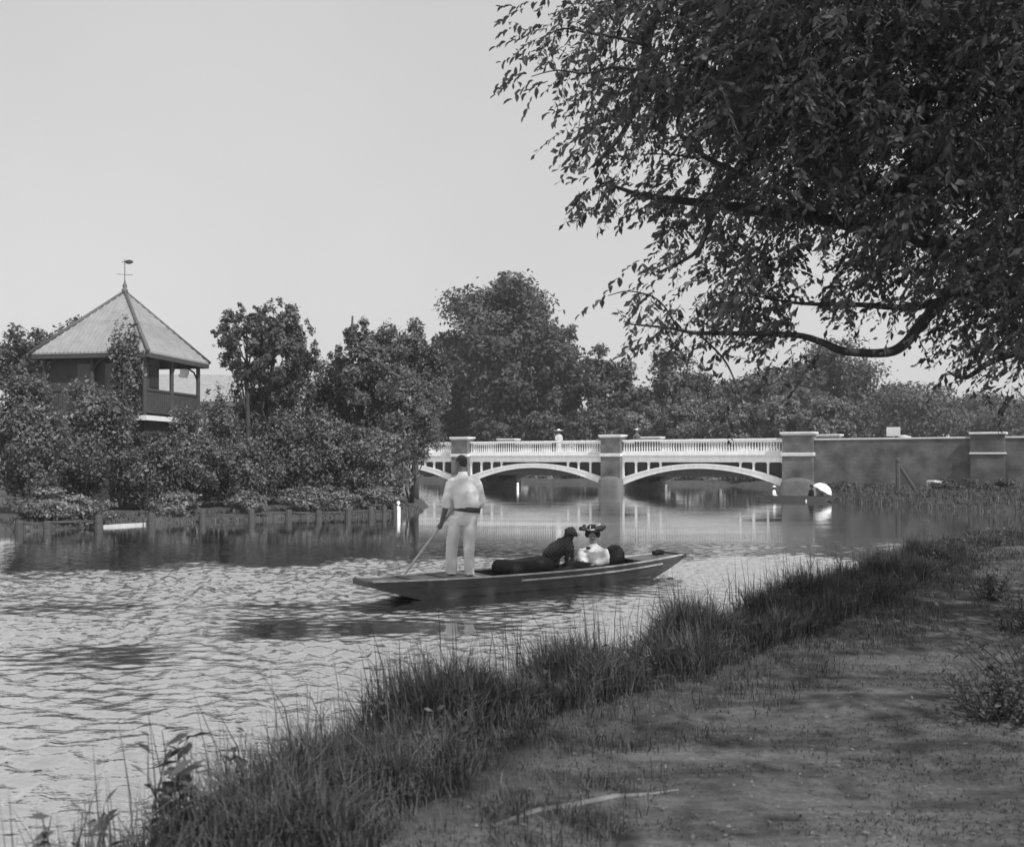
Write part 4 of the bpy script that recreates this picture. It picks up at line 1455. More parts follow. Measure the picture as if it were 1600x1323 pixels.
# trousers
tr = MB()
hipL = mpx(715, 812, 0.0); hipR = mpx(736, 812, 0.0)
knL = mpx(706, 852, 0.04); knR = mpx(732.5, 852, 0.0)
ftL = Vector((-0.165, 0.03, 0.06)); ftR = Vector((0.115, -0.06, 0.06))
tr.loft([(wc.x, wc.y, wc.z + 0.015, .168, .116), (wc.x - .01, wc.y, wc.z - .06, .178, .128), (wc.x - .03, wc.y - .01, wc.z - .18, .192, .140), (wc.x - .035, wc.y - .005, wc.z - 0.24, .175, .125)], 20)
tr.tube([hipL + Vector((0, 0, 0.05)), hipL.lerp(knL, .4), knL, knL.lerp(ftL, .5), ftL, ftL + Vector((0, 0, -.045))], [0.112, 0.110, 0.094, 0.090, 0.088, 0.088], 16)
tr.tube([hipR + Vector((0, 0, 0.05)), hipR.lerp(knR, .4), knR, knR.lerp(ftR, .5), ftR, ftR + Vector((0, 0, -.045))], [0.108, 0.104, 0.088, 0.080, 0.076, 0.076], 16)
crumple(organic('trousers', tr, 'trousers', man, 0.011, 4), 0.005, 36, 4, (0.7, 0.7, 1.4))
bt = MB(); bt.loft([(wc.x, wc.y, wc.z - .035, .188, .134), (wc.x, wc.y, wc.z - .03, .194, .14), (wc.x, wc.y, wc.z + .035, .194, .14), (wc.x, wc.y, wc.z + .04, .188, .134)], 24)
b_ = bt.obj('belt', 'leather', man, True); b_.rotation_euler = (0, 0.10, 0); b_.location = (-0.09 * 0.97 * 1.0, 0, 0.006)
for ft in (ftL, ftR):
    sm_ = MB().ell((ft.x - 0.02, ft.y + 0.04, 0.035), (0.048, 0.13, 0.045), 12, 8)
    organic('shoe', sm_, 'light_cloth', man, 0.012, 2)

# ------------------------------------------------------------------ the dog
ds = punt_s(887)
dp = in_punt(ds, 0.04, 0.255)
dz = dp.z
dog = empty('dog', (dp.x, dp.y, dz), 0)
tag(dog, 'dark curly haired dog sitting up in the punt beside the woman', 'dog')
db = MB()
db.tube([(-0.31, 0.02, 0.10), (-0.26, 0.01, 0.18), (-0.15, 0, 0.28), (-0.04, 0, 0.37), (0.03, 0, 0.41)], [0.10, 0.14, 0.14, 0.13, 0.10], 14)
db.ell((0.045, 0, 0.31), (0.085, 0.095, 0.14), 14, 9)                       # deep chest
db.tube([(0.0, 0, 0.40), (0.045, 0, 0.50), (0.065, -0.005, 0.56)], [0.095, 0.080, 0.075], 12)  # neck
db.ell((0.075, -0.02, 0.575), (0.090, 0.085, 0.082), 14, 10)                 # skull
db.tube([(0.10, -0.05, 0.555), (0.145, -0.085, 0.538), (0.172, -0.105, 0.532)], [0.052, 0.042, 0.032], 10)    # muzzle
for sg in (-1, 1):                                                           # drop ears
    db.tube([(0.03, 0.066 * sg, 0.62), (0.005, 0.092 * sg, 0.585), (0.0, 0.096 * sg, 0.52)], [0.022, 0.032, 0.020], 8)
    # front leg: upper arm, wrist, pasterns and paw
    x = 0.0 if sg < 0 else 0.10
    db.tube([(x * 0.5 + 0.03, 0.06 * sg, 0.30), (x + 0.005, 0.065 * sg, 0.16), (x, 0.065 * sg, 0.06), (x + 0.01, 0.065 * sg, -0.02)], [0.055, 0.038, 0.030, 0.030], 9)
    db.ell((x + 0.035, 0.065 * sg, -0.03), (0.045, 0.03, 0.025), 8, 6)
    # folded hind leg: thigh forward, hock back, paw forward
    db.ell((-0.22, 0.085 * sg, 0.09), (0.12, 0.06, 0.115), 12, 8)
    db.tube([(-0.13, 0.10 * sg, 0.07), (-0.26, 0.11 * sg, 0.0), (-0.20, 0.11 * sg, -0.04), (-0.10, 0.11 * sg, -0.045)], [0.045, 0.030, 0.027, 0.030], 8)
db.tube([(-0.36, 0.02, 0.08), (-0.43, 0.03, 0.04), (-0.47, 0.06, 0.05)], [0.04, 0.03, 0.018], 8)
dbo = organic('body', db, 'dog_fur', dog, 0.011, 2)
# curly coat: small lumps pushed out along the normal
nv = len(dbo.data.vertices)
co = np.empty(nv * 3); no = np.empty(nv * 3)
dbo.data.vertices.foreach_get('co', co); dbo.data.vertices.foreach_get('normal', no)
co = co.reshape(-1, 3); no = no.reshape(-1, 3)
amp = np.zeros(nv)
for k_, a_, b_, c_ in ((1, 95, 60, 80), (2, 70, -90, 85), (3, -80, 75, 100), (4, 110, 30, -95)):
    amp += np.sin(co[:, 0] * a_ + k_) * np.sin(co[:, 1] * b_ + 2 * k_) * np.sin(co[:, 2] * c_ + 3 * k_)
amp *= 0.006
co += no * amp[:, None]
dbo.data.vertices.foreach_set('co', co.ravel()); dbo.data.update()
MB().ell((0.198, -0.126, 0.540), (0.014, 0.016, 0.012), 8, 6).obj('nose', 'leather', dog, True)
dpad = MB().box(-0.46, 0.20, -0.24, 0.24, 0.0, 0.16, 0.02).obj('seat_box', 'dark_cloth', None)
dpad.location = in_punt(ds, 0.02, 0.044); dpad.rotation_euler = (0, 0, PA)
tag(dpad, 'low dark covered seat beneath the sitting dog', 'seat')


# ------------------------------------------------------------------ seated woman with the wide hat
ws = punt_s(926)
wq_ = in_punt(ws, -0.02, 0.06)
lady = empty('person', (wq_.x, wq_.y, wq_.z), 0)
tag(lady, 'person seated in the punt in white blouse and wide flowered hat', 'person')


def wpx(px, py, dy=0.0):
    q = P(px, py, wq_.y + dy)
    return Vector((q.x - wq_.x, q.y - wq_.y, q.z - wq_.z))


wh = wpx(926, 836.5, 0.0)
nk = wpx(927, 850.5, 0.0)
lb = MB()
fc = Vector((-0.18, -0.98, -0.05)).normalized(); lup = Vector((0, 0, 1)); lrt = fc.cross(lup).normalized(); lup = lrt.cross(fc)
LM = Matrix((fc, lrt, lup)).transposed().to_4x4()
lb.ell(wh + lup * 0.015, (0.092, 0.074, 0.090), 16, 12, LM)
lb.ell(wh + fc * 0.030 - lup * 0.055, (0.056, 0.056, 0.068), 12, 9, LM)
lb.ell(wh + fc * 0.092 - lup * 0.022, (0.018, 0.012, 0.024), 8, 6, LM)
for sg in (-1, 1):
    lb.ell(wh + lrt * 0.075 * sg - lup * 0.01, (0.018, 0.011, 0.028), 8, 6, LM)
lb.tube([wh - lup * 0.05 - fc * 0.01, nk, nk - Vector((0, 0, 0.08))], [0.058, 0.056, 0.07], 12)
# forearms and hands resting in the lap
lap = Vector((-0.10, -0.16, 0.18))
for sg, hx in ((-1, -0.13), (1, -0.02)):
    e = Vector((0.205 * sg, -0.06, 0.30))
    wr = Vector((hx, -0.20, 0.235))
    lb.tube([e, e.lerp(wr, 0.5), wr], [0.040, 0.036, 0.026], 10)
    pd = (wr - e).normalized()
    lb.ell(wr + pd * 0.04, (0.036, 0.036, 0.020), 10, 7)
    for k in range(4):
        o_ = Vector((0, -0.018 + 0.016 * k, 0))
        ln = (0.85, 1, 0.97, 0.8)[k]
        lb.tube([wr + pd * 0.06 + o_, wr + pd * (0.06 + 0.035 * ln) + o_ + Vector((0, 0, -.006)), wr + pd * (0.06 + 0.062 * ln) + o_ + Vector((0, 0, -.024))], [0.010, 0.009, 0.0075], 7)
    lb.tube([wr + pd * 0.02, wr + pd * 0.05 + Vector((0, 0.03, .012)), wr + pd * 0.08 + Vector((0, 0.032, .004))], [0.013, 0.0115, 0.009], 7)
lb.loft([(0, 0.02, 0.1, .13, .10), (0, 0.0, 0.3, .11, .08), (0, 0, nk.z - 0.1, .10, .07)], 12)
organic('body', lb, 'skin_lifted', lady, 0.0085, 3)
for sg in (-1, 1):
    MB().ell(wh + fc * 0.083 + lrt * 0.030 * sg + lup * 0.004, (0.008, 0.013, 0.007), 8, 6, LM).obj('eye', 'hair', lady, True)
MB().ell(wh + fc * 0.082 - lup * 0.062, (0.007, 0.020, 0.006), 8, 6, LM).obj('mouth', 'leather', lady, True)
hb = MB().ell(wh + lup * 0.038 - fc * 0.012, (0.096, 0.094, 0.082), 14, 10, LM)
for sg in (-1, 1):
    hb.ell(wh + lrt * 0.088 * sg - fc * 0.005 + lup * 0.022, (0.066, 0.046, 0.058), 10, 8, LM)
hb.ell(wh - fc * 0.085 - lup * 0.0, (0.05, 0.06, 0.05), 10, 8, LM)
organic('hair', hb, 'hair', lady, 0.010, 2)
bl = MB()
bl.loft([(0.02, 0.03, 0.10, .145, .12), (0.015, 0.02, 0.20, .135, .115), (0.005, 0.005, 0.32, .165, .135), (0.0, -0.005, 0.44, .185, .14), (nk.x, nk.y, nk.z - 0.10, .200, .12), (nk.x, nk.y, nk.z - 0.055, .165, .10), (nk.x, nk.y, nk.z - 0.015, .085, .07), (nk.x, nk.y, nk.z + 0.016, .055, .053)], 22)
for sg, hx in ((-1, -0.13), (1, -0.02)):
    s_ = Vector((nk.x + 0.150 * sg, 0.0, nk.z - 0.095)); e = Vector((0.17 * sg, -0.055, 0.27)); wr = Vector((hx, -0.20, 0.235))
    bl.tube([s_, s_.lerp(e, 0.5) + Vector((0.018 * sg, 0, 0)), e + Vector((0.012 * sg, 0, 0)), e.lerp(wr, 0.5), e.lerp(wr, 0.85)], [0.085, 0.092, 0.085, 0.060, 0.038], 14)
crumple(organic('blouse', bl, 'blouse', lady, 0.011, 9), 0.0035, 52, 5)
MB().ell(nk + Vector((-0.095, -0.128, -0.045)), (0.040, 0.014, 0.024), 10, 7).obj('brooch', 'dark_cloth', lady, True)
sk = MB()
sk.loft([(0.0, 0.02, -0.01, .20, .19), (0.0, 0.02, 0.10, .19, .17), (0.01, 0.02, 0.17, .15, .13)], 16)
lg = -dirv
for sg in (-1, 1):
    o_ = perp * 0.09 * sg
    sk.tube([Vector((0, 0, 0.10)) + o_, lg * 0.40 + o_ + Vector((0, 0, 0.20)), lg * 0.82 + o_ + Vector((0, 0, 0.07))], [0.13, 0.11, 0.085], 12)
organic('skirt', sk, 'dark_cloth', lady, 0.018, 3)
# hat: tilted brim with turned-up edge, crown, ribbon and flowers
hat = empty('hat', wh + lup * 0.082); hat.parent = lady
hat.rotation_euler = (0.10, -0.06, 0.0)
mb = MB(); rs = []
NR = 28
for rr_, z_, wv_ in ((0.075, 0.0, 0), (0.12, -0.004, 0.003), (0.17, 0.002, 0.010), (0.205, 0.016, 0.018), (0.207, 0.022, 0.018), (0.17, 0.014, 0.010), (0.12, 0.008, 0.003), (0.085, 0.010, 0)):
    rs.append([(rr_ * 1.08 * math.cos(2 * math.pi * k / NR), rr_ * 0.9 * math.sin(2 * math.pi * k / NR), z_ + wv_ * math.sin(4 * math.pi * k / NR + 0.6) + (0.03 * abs(math.cos(2 * math.pi * k / NR)) ** 3 if rr_ > 0.15 else 0)) for k in range(NR)])
mb.rings(rs, False); mb.obj('brim', 'dark_cloth', hat, True)
MB().loft([(0, 0, -0.005, .098, .09), (0, 0, 0.05, .092, .085), (0, 0, 0.085, .080, .074), (0, 0, 0.098, .05, .046)], 18).obj('crown', 'dark_cloth', hat, True)
rb = MB(); rb.loft([(0, 0, 0.014, .101, .094), (0, 0, 0.040, .098, .091)], 20); rb.obj('ribbon', 'ribbon', hat, True)
for k, (x, y, z, r_) in enumerate(((-0.155, -0.04, 0.055, .042), (-0.195, 0.0, 0.045, .034), (-0.125, -0.08, 0.05, .034), (-0.135, -0.03, 0.09, .030), (0.10, -0.075, 0.055, .032), (0.145, -0.06, 0.058, .036), (0.06, -0.10, 0.05, .028), (0.19, -0.02, 0.058, .030))):
    rk = random.Random(k)
    fm = MB()
    for q in range(6):
        a = q * math.pi / 3
        fm.ell((x + r_ * 0.55 * math.cos(a), y + r_ * 0.3 * math.sin(a + .4), z + r_ * 0.55 * math.sin(a)), (r_ * .5, r_ * .35, r_ * .5), 7, 5)
    fm.obj('flower', 'flower', hat, True)
for a0, a1 in (((-0.06, -0.095, 0.02), (-0.035, -0.085, 0.10)), ((0.03, -0.10, 0.025), (0.065, -0.06, 0.095)), ((0.05, -0.09, 0.09), (0.13, -0.05, 0.115))):
    MB().tube([a0, a1], [0.012, 0.009], 6, flat=0.5).obj('ribbon_loop', 'ribbon', hat, True)


# ------------------------------------------------------------------ small people: on the bridge and in the far punt
def small_person(label, loc, rz, top_m, low_m, seated=False, hatm=None, hat_r=0.2, female=True, scale=1.0, group=None):
    o = empty('person', loc, rz)
    o.scale = (scale,) * 3
    tag(o, label, 'person', group)
    b = MB()
    zs = 0.0 if not seated else -0.62
    hc = Vector((0, 0, 1.58 + zs))
    b.ell(hc, (0.075, 0.092, 0.115), 12, 9)
    b.ell(hc + Vector((0, -0.09, -0.01)), (0.013, 0.02, 0.022), 6, 5)
    b.tube([hc - Vector((0, 0, .08)), hc - Vector((0, 0, .2))], [0.05, 0.06], 10)
    for sg in (-1, 1):
        s_ = Vector((0.17 * sg, 0, 1.36 + zs)); e = Vector((0.22 * sg, -0.03, 1.08 + zs)); w_ = Vector((0.12 * sg, -0.22, 1.0 + zs))
        b.tube([s_, e, w_], [0.045, 0.04, 0.028], 8)
        b.ell(w_ + Vector((-0.02 * sg, -0.05, 0)), (0.03, 0.045, 0.02), 7, 5)
    b.loft([(0, 0, 0.9 + zs, .12, .09), (0, 0, 1.4 + zs, .12, .08)], 10)
    organic('body', b, 'skin', o, 0.018, 2)
    MB().ell(hc + Vector((0, 0.02, 0.03)), (0.085, 0.09, 0.10), 10, 8).obj('hair', 'hair', o, True)
    t = MB()
    t.loft([(0, 0, 0.92 + zs, .14, .11), (0, 0, 1.08 + zs, .14, .11), (0, 0, 1.3 + zs, .185, .125), (0, 0, 1.40 + zs, .15, .09), (0, 0, 1.46 + zs, .06, .06)], 14)
    for sg in (-1, 1):
        s_ = Vector((0.16 * sg, 0, 1.36 + zs)); e = Vector((0.22 * sg, -0.03, 1.08 + zs)); w_ = Vector((0.13 * sg, -0.2, 1.01 + zs))
        t.tube([s_, e, w_], [0.068, 0.06, 0.04], 9)
    organic('jacket' if not female else 'bodice', t, top_m, o, 0.018, 2)
    k = MB()
    if seated:
        k.loft([(0, 0, 0.18, .2, .18), (0, 0, 0.32, .15, .12)], 12)
        for sg in (-1, 1):
            k.tube([(0.08 * sg, 0, 0.24), (0.09 * sg, -0.42, 0.30), (0.09 * sg, -0.55, 0.0)], [0.10, 0.08, 0.06], 9)
    elif female:
        k.loft([(0, 0, 0.0, .30, .28), (0, 0, 0.3, .24, .22), (0, 0, 0.75, .18, .15), (0, 0, 0.96, .135, .11)], 14)
    else:
        for sg in (-1, 1):
            k.tube([(0.08 * sg, 0, 0.92), (0.09 * sg, 0, 0.5), (0.09 * sg, 0, 0.0)], [0.11, 0.085, 0.07], 9)
        k.loft([(0, 0, 0.8, .16, .12), (0, 0, 0.96, .14, .11)], 12)
    organic('skirt' if female else 'trousers', k, low_m, o, 0.02, 2)
    if hatm:
        hh = MB()
        hh.loft([(0, 0, 1.66 + zs, hat_r * 0.6, hat_r * 0.6), (0, 0, 1.665 + zs, hat_r, hat_r), (0, 0, 1.685 + zs, hat_r, hat_r), (0, 0, 1.69 + zs, .10, .10), (0, 0, 1.75 + zs, .095, .095), (0, 0, 1.78 + zs, .06, .06)], 16)
        hh.obj('hat', hatm, o, True)
    return o


def u_at(px, v):
    lo, hi = -2 * SP, SP
    for _ in range(40):
        m_ = (lo + hi) / 2
        q = on_bridge(m_, v, 0)
        if 800 + F * q.x / q.y < px: lo = m_
        else: hi = m_
    return lo


GPB = 'people crossing the bridge'
small_person('person in pale dress and wide white hat on the bridge between the left piers', on_bridge(u_at(873, 0.8), 0.8, 2.27), 0.2, 'light_cloth', 'light_cloth', hatm='white_paint', hat_r=0.30, group=GPB)
small_person('person in dark clothes close beside the white hat on the bridge', on_bridge(u_at(866, 1.5), 1.5, 2.27), 0.4, 'dark_cloth', 'dark_cloth', female=False, scale=0.9, group=GPB)
small_person('person in pale hat on the bridge just right of the middle pier', on_bridge(u_at(995, 0.9), 0.9, 2.27), -0.4, 'grey_cloth', 'dark_cloth', hatm='light_cloth', hat_r=0.15, female=False, scale=0.97, group=GPB)
small_person('person in dark coat on the bridge just left of the middle pier', on_bridge(u_at(945, 1.0), 1.0, 2.27), 0.9, 'dark_cloth', 'dark_cloth', female=False, scale=0.95, group=GPB)

# far punt by the abutment
fd = 46.8
fp = P(1250, 718, fd); fp.z = 0
far = empty('small_punt', fp, math.radians(-28))
tag(far, 'small dark punt with three people moored by the right abutment pier', 'boat')
mb = MB(); rs = []
for i in range(25):
    t = -1 + 2 * i / 24
    s = 1.75 * t
    w_ = 0.42 * (1 - 0.35 * abs(t) ** 2.5)
    g_ = 0.22 + 0.06 * t * t
    b_ = -0.12 if abs(t) < 0.6 else -0.12 + (g_ + 0.06) * ((abs(t) - 0.6) / 0.4)
    wb = w_ * 0.88
    fi = max(b_ + 0.03, min(0.0, g_ - .03))
    rs.append([(s, -wb, b_), (s, wb, b_), (s, w_, g_), (s, w_ - .03, g_), (s, wb - .03, fi), (s, -wb + .03, fi), (s, -w_ + .03, g_), (s, -w_, g_)])
mb.rings(rs); mb.obj('hull', 'varnished_wood', far)
for s in (-1.1, 0.0, 0.85):
    MB().box(s - 0.11, s + 0.11, -0.36, 0.36, 0.12, 0.15).obj('seat', 'deck_wood', far)
FM = Matrix.Translation(fp) @ Matrix.Rotation(math.radians(-28), 4, 'Z')
GFP = 'people sitting in the small punt'
small_person('person in white seated at the left end of the small punt', FM @ Vector((-1.25, 0, -0.06)), 0.9, 'blouse', 'light_cloth', seated=True, hatm='white_paint', hat_r=0.16, scale=0.68, group=GFP)
small_person('person in dark clothes under the white parasol in the small punt', FM @ Vector((0.55, -0.05, -0.06)), -1.2, 'dark_cloth', 'light_cloth', seated=True, hatm='dark_cloth', hat_r=0.14, scale=0.74, group=GFP)
small_person('person in grey leaning at the right end of the small punt', FM @ Vector((0.98, 0.05, -0.08)), -1.0, 'grey_cloth', 'dark_cloth', seated=True, scale=0.66, female=False, group=GFP)
par = empty('parasol', FM @ Vector((0.95, 0.0, 0.35)), 0)
tag(par, 'open white parasol sheltering people in the small punt', 'parasol')
par.rotation_euler = (0.15, 0.5, 0)
mb = MB(); rs = []
for rr_, z_ in ((0.50, 0.20), (0.42, 0.36), (0.27, 0.47), (0.10, 0.52), (0.02, 0.53)):
    rs.append([(rr_ * math.cos(2 * math.pi * k / 16), rr_ * math.sin(2 * math.pi * k / 16), z_ - (0.02 if k % 2 else 0) * (rr_ > .3)) for k in range(16)])
for rr_, z_ in ((0.02, 0.52), (0.10, 0.51), (0.27, 0.46), (0.41, 0.355), (0.49, 0.20)):
    rs.append([(rr_ * math.cos(2 * math.pi * k / 16), rr_ * math.sin(2 * math.pi * k / 16), z_ - (0.02 if k % 2 else 0) * (rr_ > .3)) for k in range(16)])
mb.rings(rs, False); mb.obj('canopy', 'white_paint', par, True)
MB().tube([(0, 0, -0.28), (0, 0, 0.58)], 0.012, 6).obj('stick', 'pale_wood', par)

# ------------------------------------------------------------------ the overhanging tree, upper right
NT = Vector((5.6, 8.6, 0))
NT.z = gz(NT.x, NT.y)
near = empty('overhanging_tree', NT)
tag(near, 'big tree overhanging the towpath with dark leafy boughs filling the upper right', 'tree')
lim = MB()


def lpath(pp, r0, r1, seg=8):
    pts_ = [P(a, b, c) - NT for a, b, c in pp]
    # densify
    out = []
    for i in range(len(pts_) - 1):
        p0 = pts_[max(0, i - 1)]; p1 = pts_[i]; p2 = pts_[i + 1]; p3 = pts_[min(len(pts_) - 1, i + 2)]
        for k in range(4):
            t = k / 4
            out.append(0.5 * ((2 * p1) + (p2 - p0) * t + (2 * p0 - 5 * p1 + 4 * p2 - p3) * t * t + (3 * p1 - p0 - 3 * p2 + p3) * t ** 3))
    out.append(pts_[-1])
    n = len(out)
    lim.tube(out, [r0 + (r1 - r0) * i / (n - 1) for i in range(n)], seg)
    return out


trunk_pts = [(0, 0, -0.3), (0, 0, 0.3), (-0.05, 0.02, 1.5), (0.05, 0.0, 3.0), (-0.1, 0.1, 5.0), (0.0, 0.2, 7.5), (0.1, 0.2, 10)]
tm = MB().tube(trunk_pts, [0.48, 0.36, 0.30, 0.27, 0.22, 0.15, 0.05], 14)
for k in range(6):
    a = k * 1.05 + 0.3
    tm.tube([(0.2 * math.cos(a), 0.2 * math.sin(a), 0.4), (0.5 * math.cos(a), 0.5 * math.sin(a), 0.02), (0.95 * math.cos(a), 0.95 * math.sin(a), -0.12)], [0.14, 0.10, 0.05], 8)
tm.obj('trunk', 'bark', near, True)
lpath([(1840, 620, 8.5), (1640, 470, 8.2), (1500, 455, 8.0), (1438, 508, 7.9), (1415, 536, 7.85), (1385, 551, 7.8), (1320, 549, 7.7), (1285, 535, 7.65), (1240, 523, 7.6), (1150, 521, 7.5), (1085, 520, 7.4), (1050, 513, 7.4), (1000, 508, 7.3), (975, 506, 7.25)], 0.060, 0.003)
lpath([(1850, 520, 8.5), (1600, 440, 8.4), (1440, 478, 8.4), (1340, 476, 8.3), (1250, 474, 8.2), (1180, 462, 8.1)], 0.05, 0.006)
lpath([(1840, 330, 8.5), (1500, 380, 8.2), (1300, 345, 7.9), (1180, 328, 7.7), (1110, 319, 7.6), (1050, 312, 7.5), (1000, 305, 7.4), (965, 293, 7.4), (930, 284, 7.3)], 0.07, 0.005)
lpath([(1840, 100, 8.5), (1450, 150, 7.9), (1240, 120, 7.6), (1200, 170, 7.5), (1165, 250, 7.4), (1130, 292, 7.4), (1100, 372, 7.3), (1080, 400, 7.3), (1030, 425, 7.2)], 0.07, 0.006)
lpath([(1150, 268, 7.4), (1105, 247, 7.4), (1068, 216, 7.3), (1060, 185, 7.3), (1085, 160, 7.3), (1140, 125, 7.4)], 0.022, 0.012)
lpath([(1110, 249, 7.4), (1060, 243, 7.3), (1010, 240, 7.2)], 0.010, 0.004, 6)
lpath([(1300, -160, 8), (1080, -60, 7.4), (1025, 20, 7.2), (1005, 100, 7.1), (992, 160, 7.1), (975, 205, 7.0), (945, 240, 7.0), (920, 265, 7.0)], 0.055, 0.004)
lpath([(1012, 72, 7.1), (960, 58, 7.0), (920, 52, 7.0), (880, 45, 6.9), (845, 60, 6.9)], 0.014, 0.004, 6)
lpath([(1000, 110, 7.1), (960, 105, 7.0), (915, 115, 6.95), (870, 110, 6.9), (830, 120, 6.9)], 0.012, 0.003, 6)
lpath([(1840, 0, 8.5), (1600, 60, 8.2), (1450, 250, 7.9), (1380, 300, 7.8), (1300, 250, 7.7)], 0.08, 0.02)
lpath([(1840, 450, 8.4), (1700, 520, 8.0), (1560, 560, 7.8), (1510, 590, 7.7), (1480, 580, 7.7)], 0.05, 0.006)
lpath([(1090, 520, 7.4), (1130, 560, 7.4), (1150, 600, 7.35), (1160, 630, 7.35)], 0.010, 0.004, 6)
lpath([(1060, 515, 7.4), (1030, 470, 7.3), (985, 455, 7.3), (950, 462, 7.25)], 0.008, 0.003, 6)
lim.obj('limb', 'bark', near, True)

OUT = np.array([(800, -60), (798, 60), (795, 135), (840, 150), (880, 125), (892, 190), (872, 245), (905, 300), (945, 332), (1000, 335), (1035, 368), (1005, 398), (950, 395), (975, 440), (932, 465), (960, 490), (1000, 522), (1010, 550),
                (1085, 540), (1110, 570), (1160, 596), (1225, 590), (1255, 560), (1300, 548), (1345, 536), (1335, 500), (1425, 495), (1450, 555), (1490, 585), (1530, 605), (1560, 612), (1900, 625), (2500, 660), (2500, -1200), (1300, -1200), (800, -700)], dtype=np.float64)
HOLES = [(1180, 548, 60, 20, .9), (1290, 508, 55, 18, .85), (1395, 522, 42, 26, .95), (1440, 575, 50, 22, .9), (1330, 570, 40, 14, .9), (1150, 480, 30, 10, .6), (1480, 470, 26, 12, .5), (1330, 180, 24, 14, .7), (1210, 90, 20, 12, .7), (1240, 300, 22, 12, .6), (1450, 390, 20, 12, .6), (1020, 200, 20, 26, .7), (1065, 60, 16, 10, .7), (1372, 85, 42, 22, .95), (1365, 345, 40, 26, .95), (1092, 138, 18, 14, .9), (1030, 100, 16, 12, .8), (1105, 240, 26, 18, .7), (1040, 420, 30, 40, .6), (1180, 555, 45, 18, .8), (1260, 500, 40, 14, .8), (1405, 430, 22, 12, .8),
         (1400, 255, 30, 16, .8), (1390, 520, 30, 20, .9), (1310, 575, 40, 16, .9), (1500, 600, 30, 14, .8), (1050, 470, 25, 20, .6), (985, 260, 25, 18, .6), (960, 175, 20, 14, .5), (1080, 345, 28, 18, .55), (1425, 585, 40, 14, .9), (1130, 400, 16, 10, .6), (990, 370, 20, 20, .6)]
r = np.random.default_rng(77)


def canopy_twigs(n, xr, yr, dr, frame):
    px = r.uniform(xr[0], xr[1], n * 4); py = r.uniform(yr[0], yr[1], n * 4); dd = r.uniform(dr[0], dr[1], n * 4)
    sd = -poly_sd(px, py, OUT)
    p = np.clip((sd + 6) / 300.0, 0.0, 1.0) ** 1.25
    p = np.where(sd > 0, np.maximum(p, 0.09), 0.0)
    nz = vnoise(px / 90.0, py / 90.0, 91, 3, 0.5)
    p *= np.clip(0.55 + 1.2 * nz, 0.01, 1.0)
    for hx, hy, a, b, s_ in HOLES:
        p *= 1 - s_ * np.exp(-(((px - hx) / a) ** 2 + ((py - hy) / b) ** 2))
    keep = r.random(n * 4) < p
    px, py, dd = px[keep][:n], py[keep][:n], dd[keep][:n]
    return np.stack([(px - 800) / F * dd, dd, EYE - (py - HZ) / F * dd], -1), px


def twig_leaves(base, per, ln, leafL, seed, aspect=0.42):
    rr_ = np.random.default_rng(seed)
    n = len(base)
    az = rr_.normal(math.pi, 1.1, n)      # twigs mostly reach out to the left, away from the trunk
    el = rr_.normal(-0.45, 0.45, n)
    dv = np.stack([np.cos(az) * np.cos(el), np.sin(az) * np.cos(el), np.sin(el)], -1)
    L = ln * rr_.uniform(0.5, 1.3, n)
    t = (np.arange(per) + 0.5) / per
    sag = np.array([0, 0, -1.0])
    pos = base[:, None] + dv[:, None] * (L[:, None] * t[None])[..., None] + sag * (0.35 * L[:, None] * t[None] ** 2)[..., None]
    sidev = unit(np.cross(dv, np.array([0.1, 0.2, 1.0])))
    alt = np.where(np.arange(per) % 2 == 0, 1.0, -1.0)
    ax = dv[:, None] * 0.55 + sidev[:, None] * alt[None, :, None] * 0.75 + sag * 0.55 + rr_.normal(size=(n, per, 3)) * 0.28
    ax = unit(ax.reshape(-1, 3))
    lf = leafL * np.clip(rr_.lognormal(0, 0.32, n * per), 0.4, 1.7)
    c = pos.reshape(-1, 3) + ax * lf[:, None] * 0.5
    nm = unit(rr_.normal(size=(n * per, 3)) * 0.7 + np.array([0, 0, 0.6]))
    v = leaf_verts(c, ax, nm, lf, lf * aspect * rr_.uniform(0.8, 1.25, n * per), 0.12)
    # the twigs themselves: thin three-sided tubes in two lengths
    tw = []
    for q in range(2):
        t0, t1 = q * 0.5, (q + 1) * 0.5
        a = base + dv * (L * t0)[:, None] + sag * (0.35 * L * t0 ** 2)[:, None]
        b = base + dv * (L * t1)[:, None] + sag * (0.35 * L * t1 ** 2)[:, None]
        u = sidev; w = unit(np.cross(dv, u))
        for k in range(3):
            a0 = 2 * math.pi * k / 3; a1 = 2 * math.pi * (k + 1) / 3
            r0 = 0.0032 - 0.0012 * q; r1 = 0.0020 - 0.0012 * q
            tw.append(np.stack([a + (u * math.cos(a0) + w * math.sin(a0)) * r0, a + (u * math.cos(a1) + w * math.sin(a1)) * r0,
                                b + (u * math.cos(a1) + w * math.sin(a1)) * r1, b + (u * math.cos(a0) + w * math.sin(a0)) * r1], 1).reshape(-1, 3))
    return v, np.vstack(tw)


def cluster(base, k, spread, seed):
    """bunch twigs so that the canopy has clumps and gaps."""
    rr_ = np.random.default_rng(seed)
    b = np.repeat(base, k, axis=0)
    return b + rr_.normal(size=b.shape) * spread


nt_np = np.array(NT)
b1, bpx = canopy_twigs(900, (790, 1680), (-60, 660), (6.6, 9.6), True)
b1c = cluster(b1, 5, 0.13, 5)
keep = -poly_sd(800 + F * b1c[:, 0] / b1c[:, 1], HZ + F * (EYE - b1c[:, 2]) / b1c[:, 1], OUT) > -14
b1c = b1c[keep]
lv, tv = twig_leaves(b1c - nt_np, 16, 0.32, 0.062, 6)
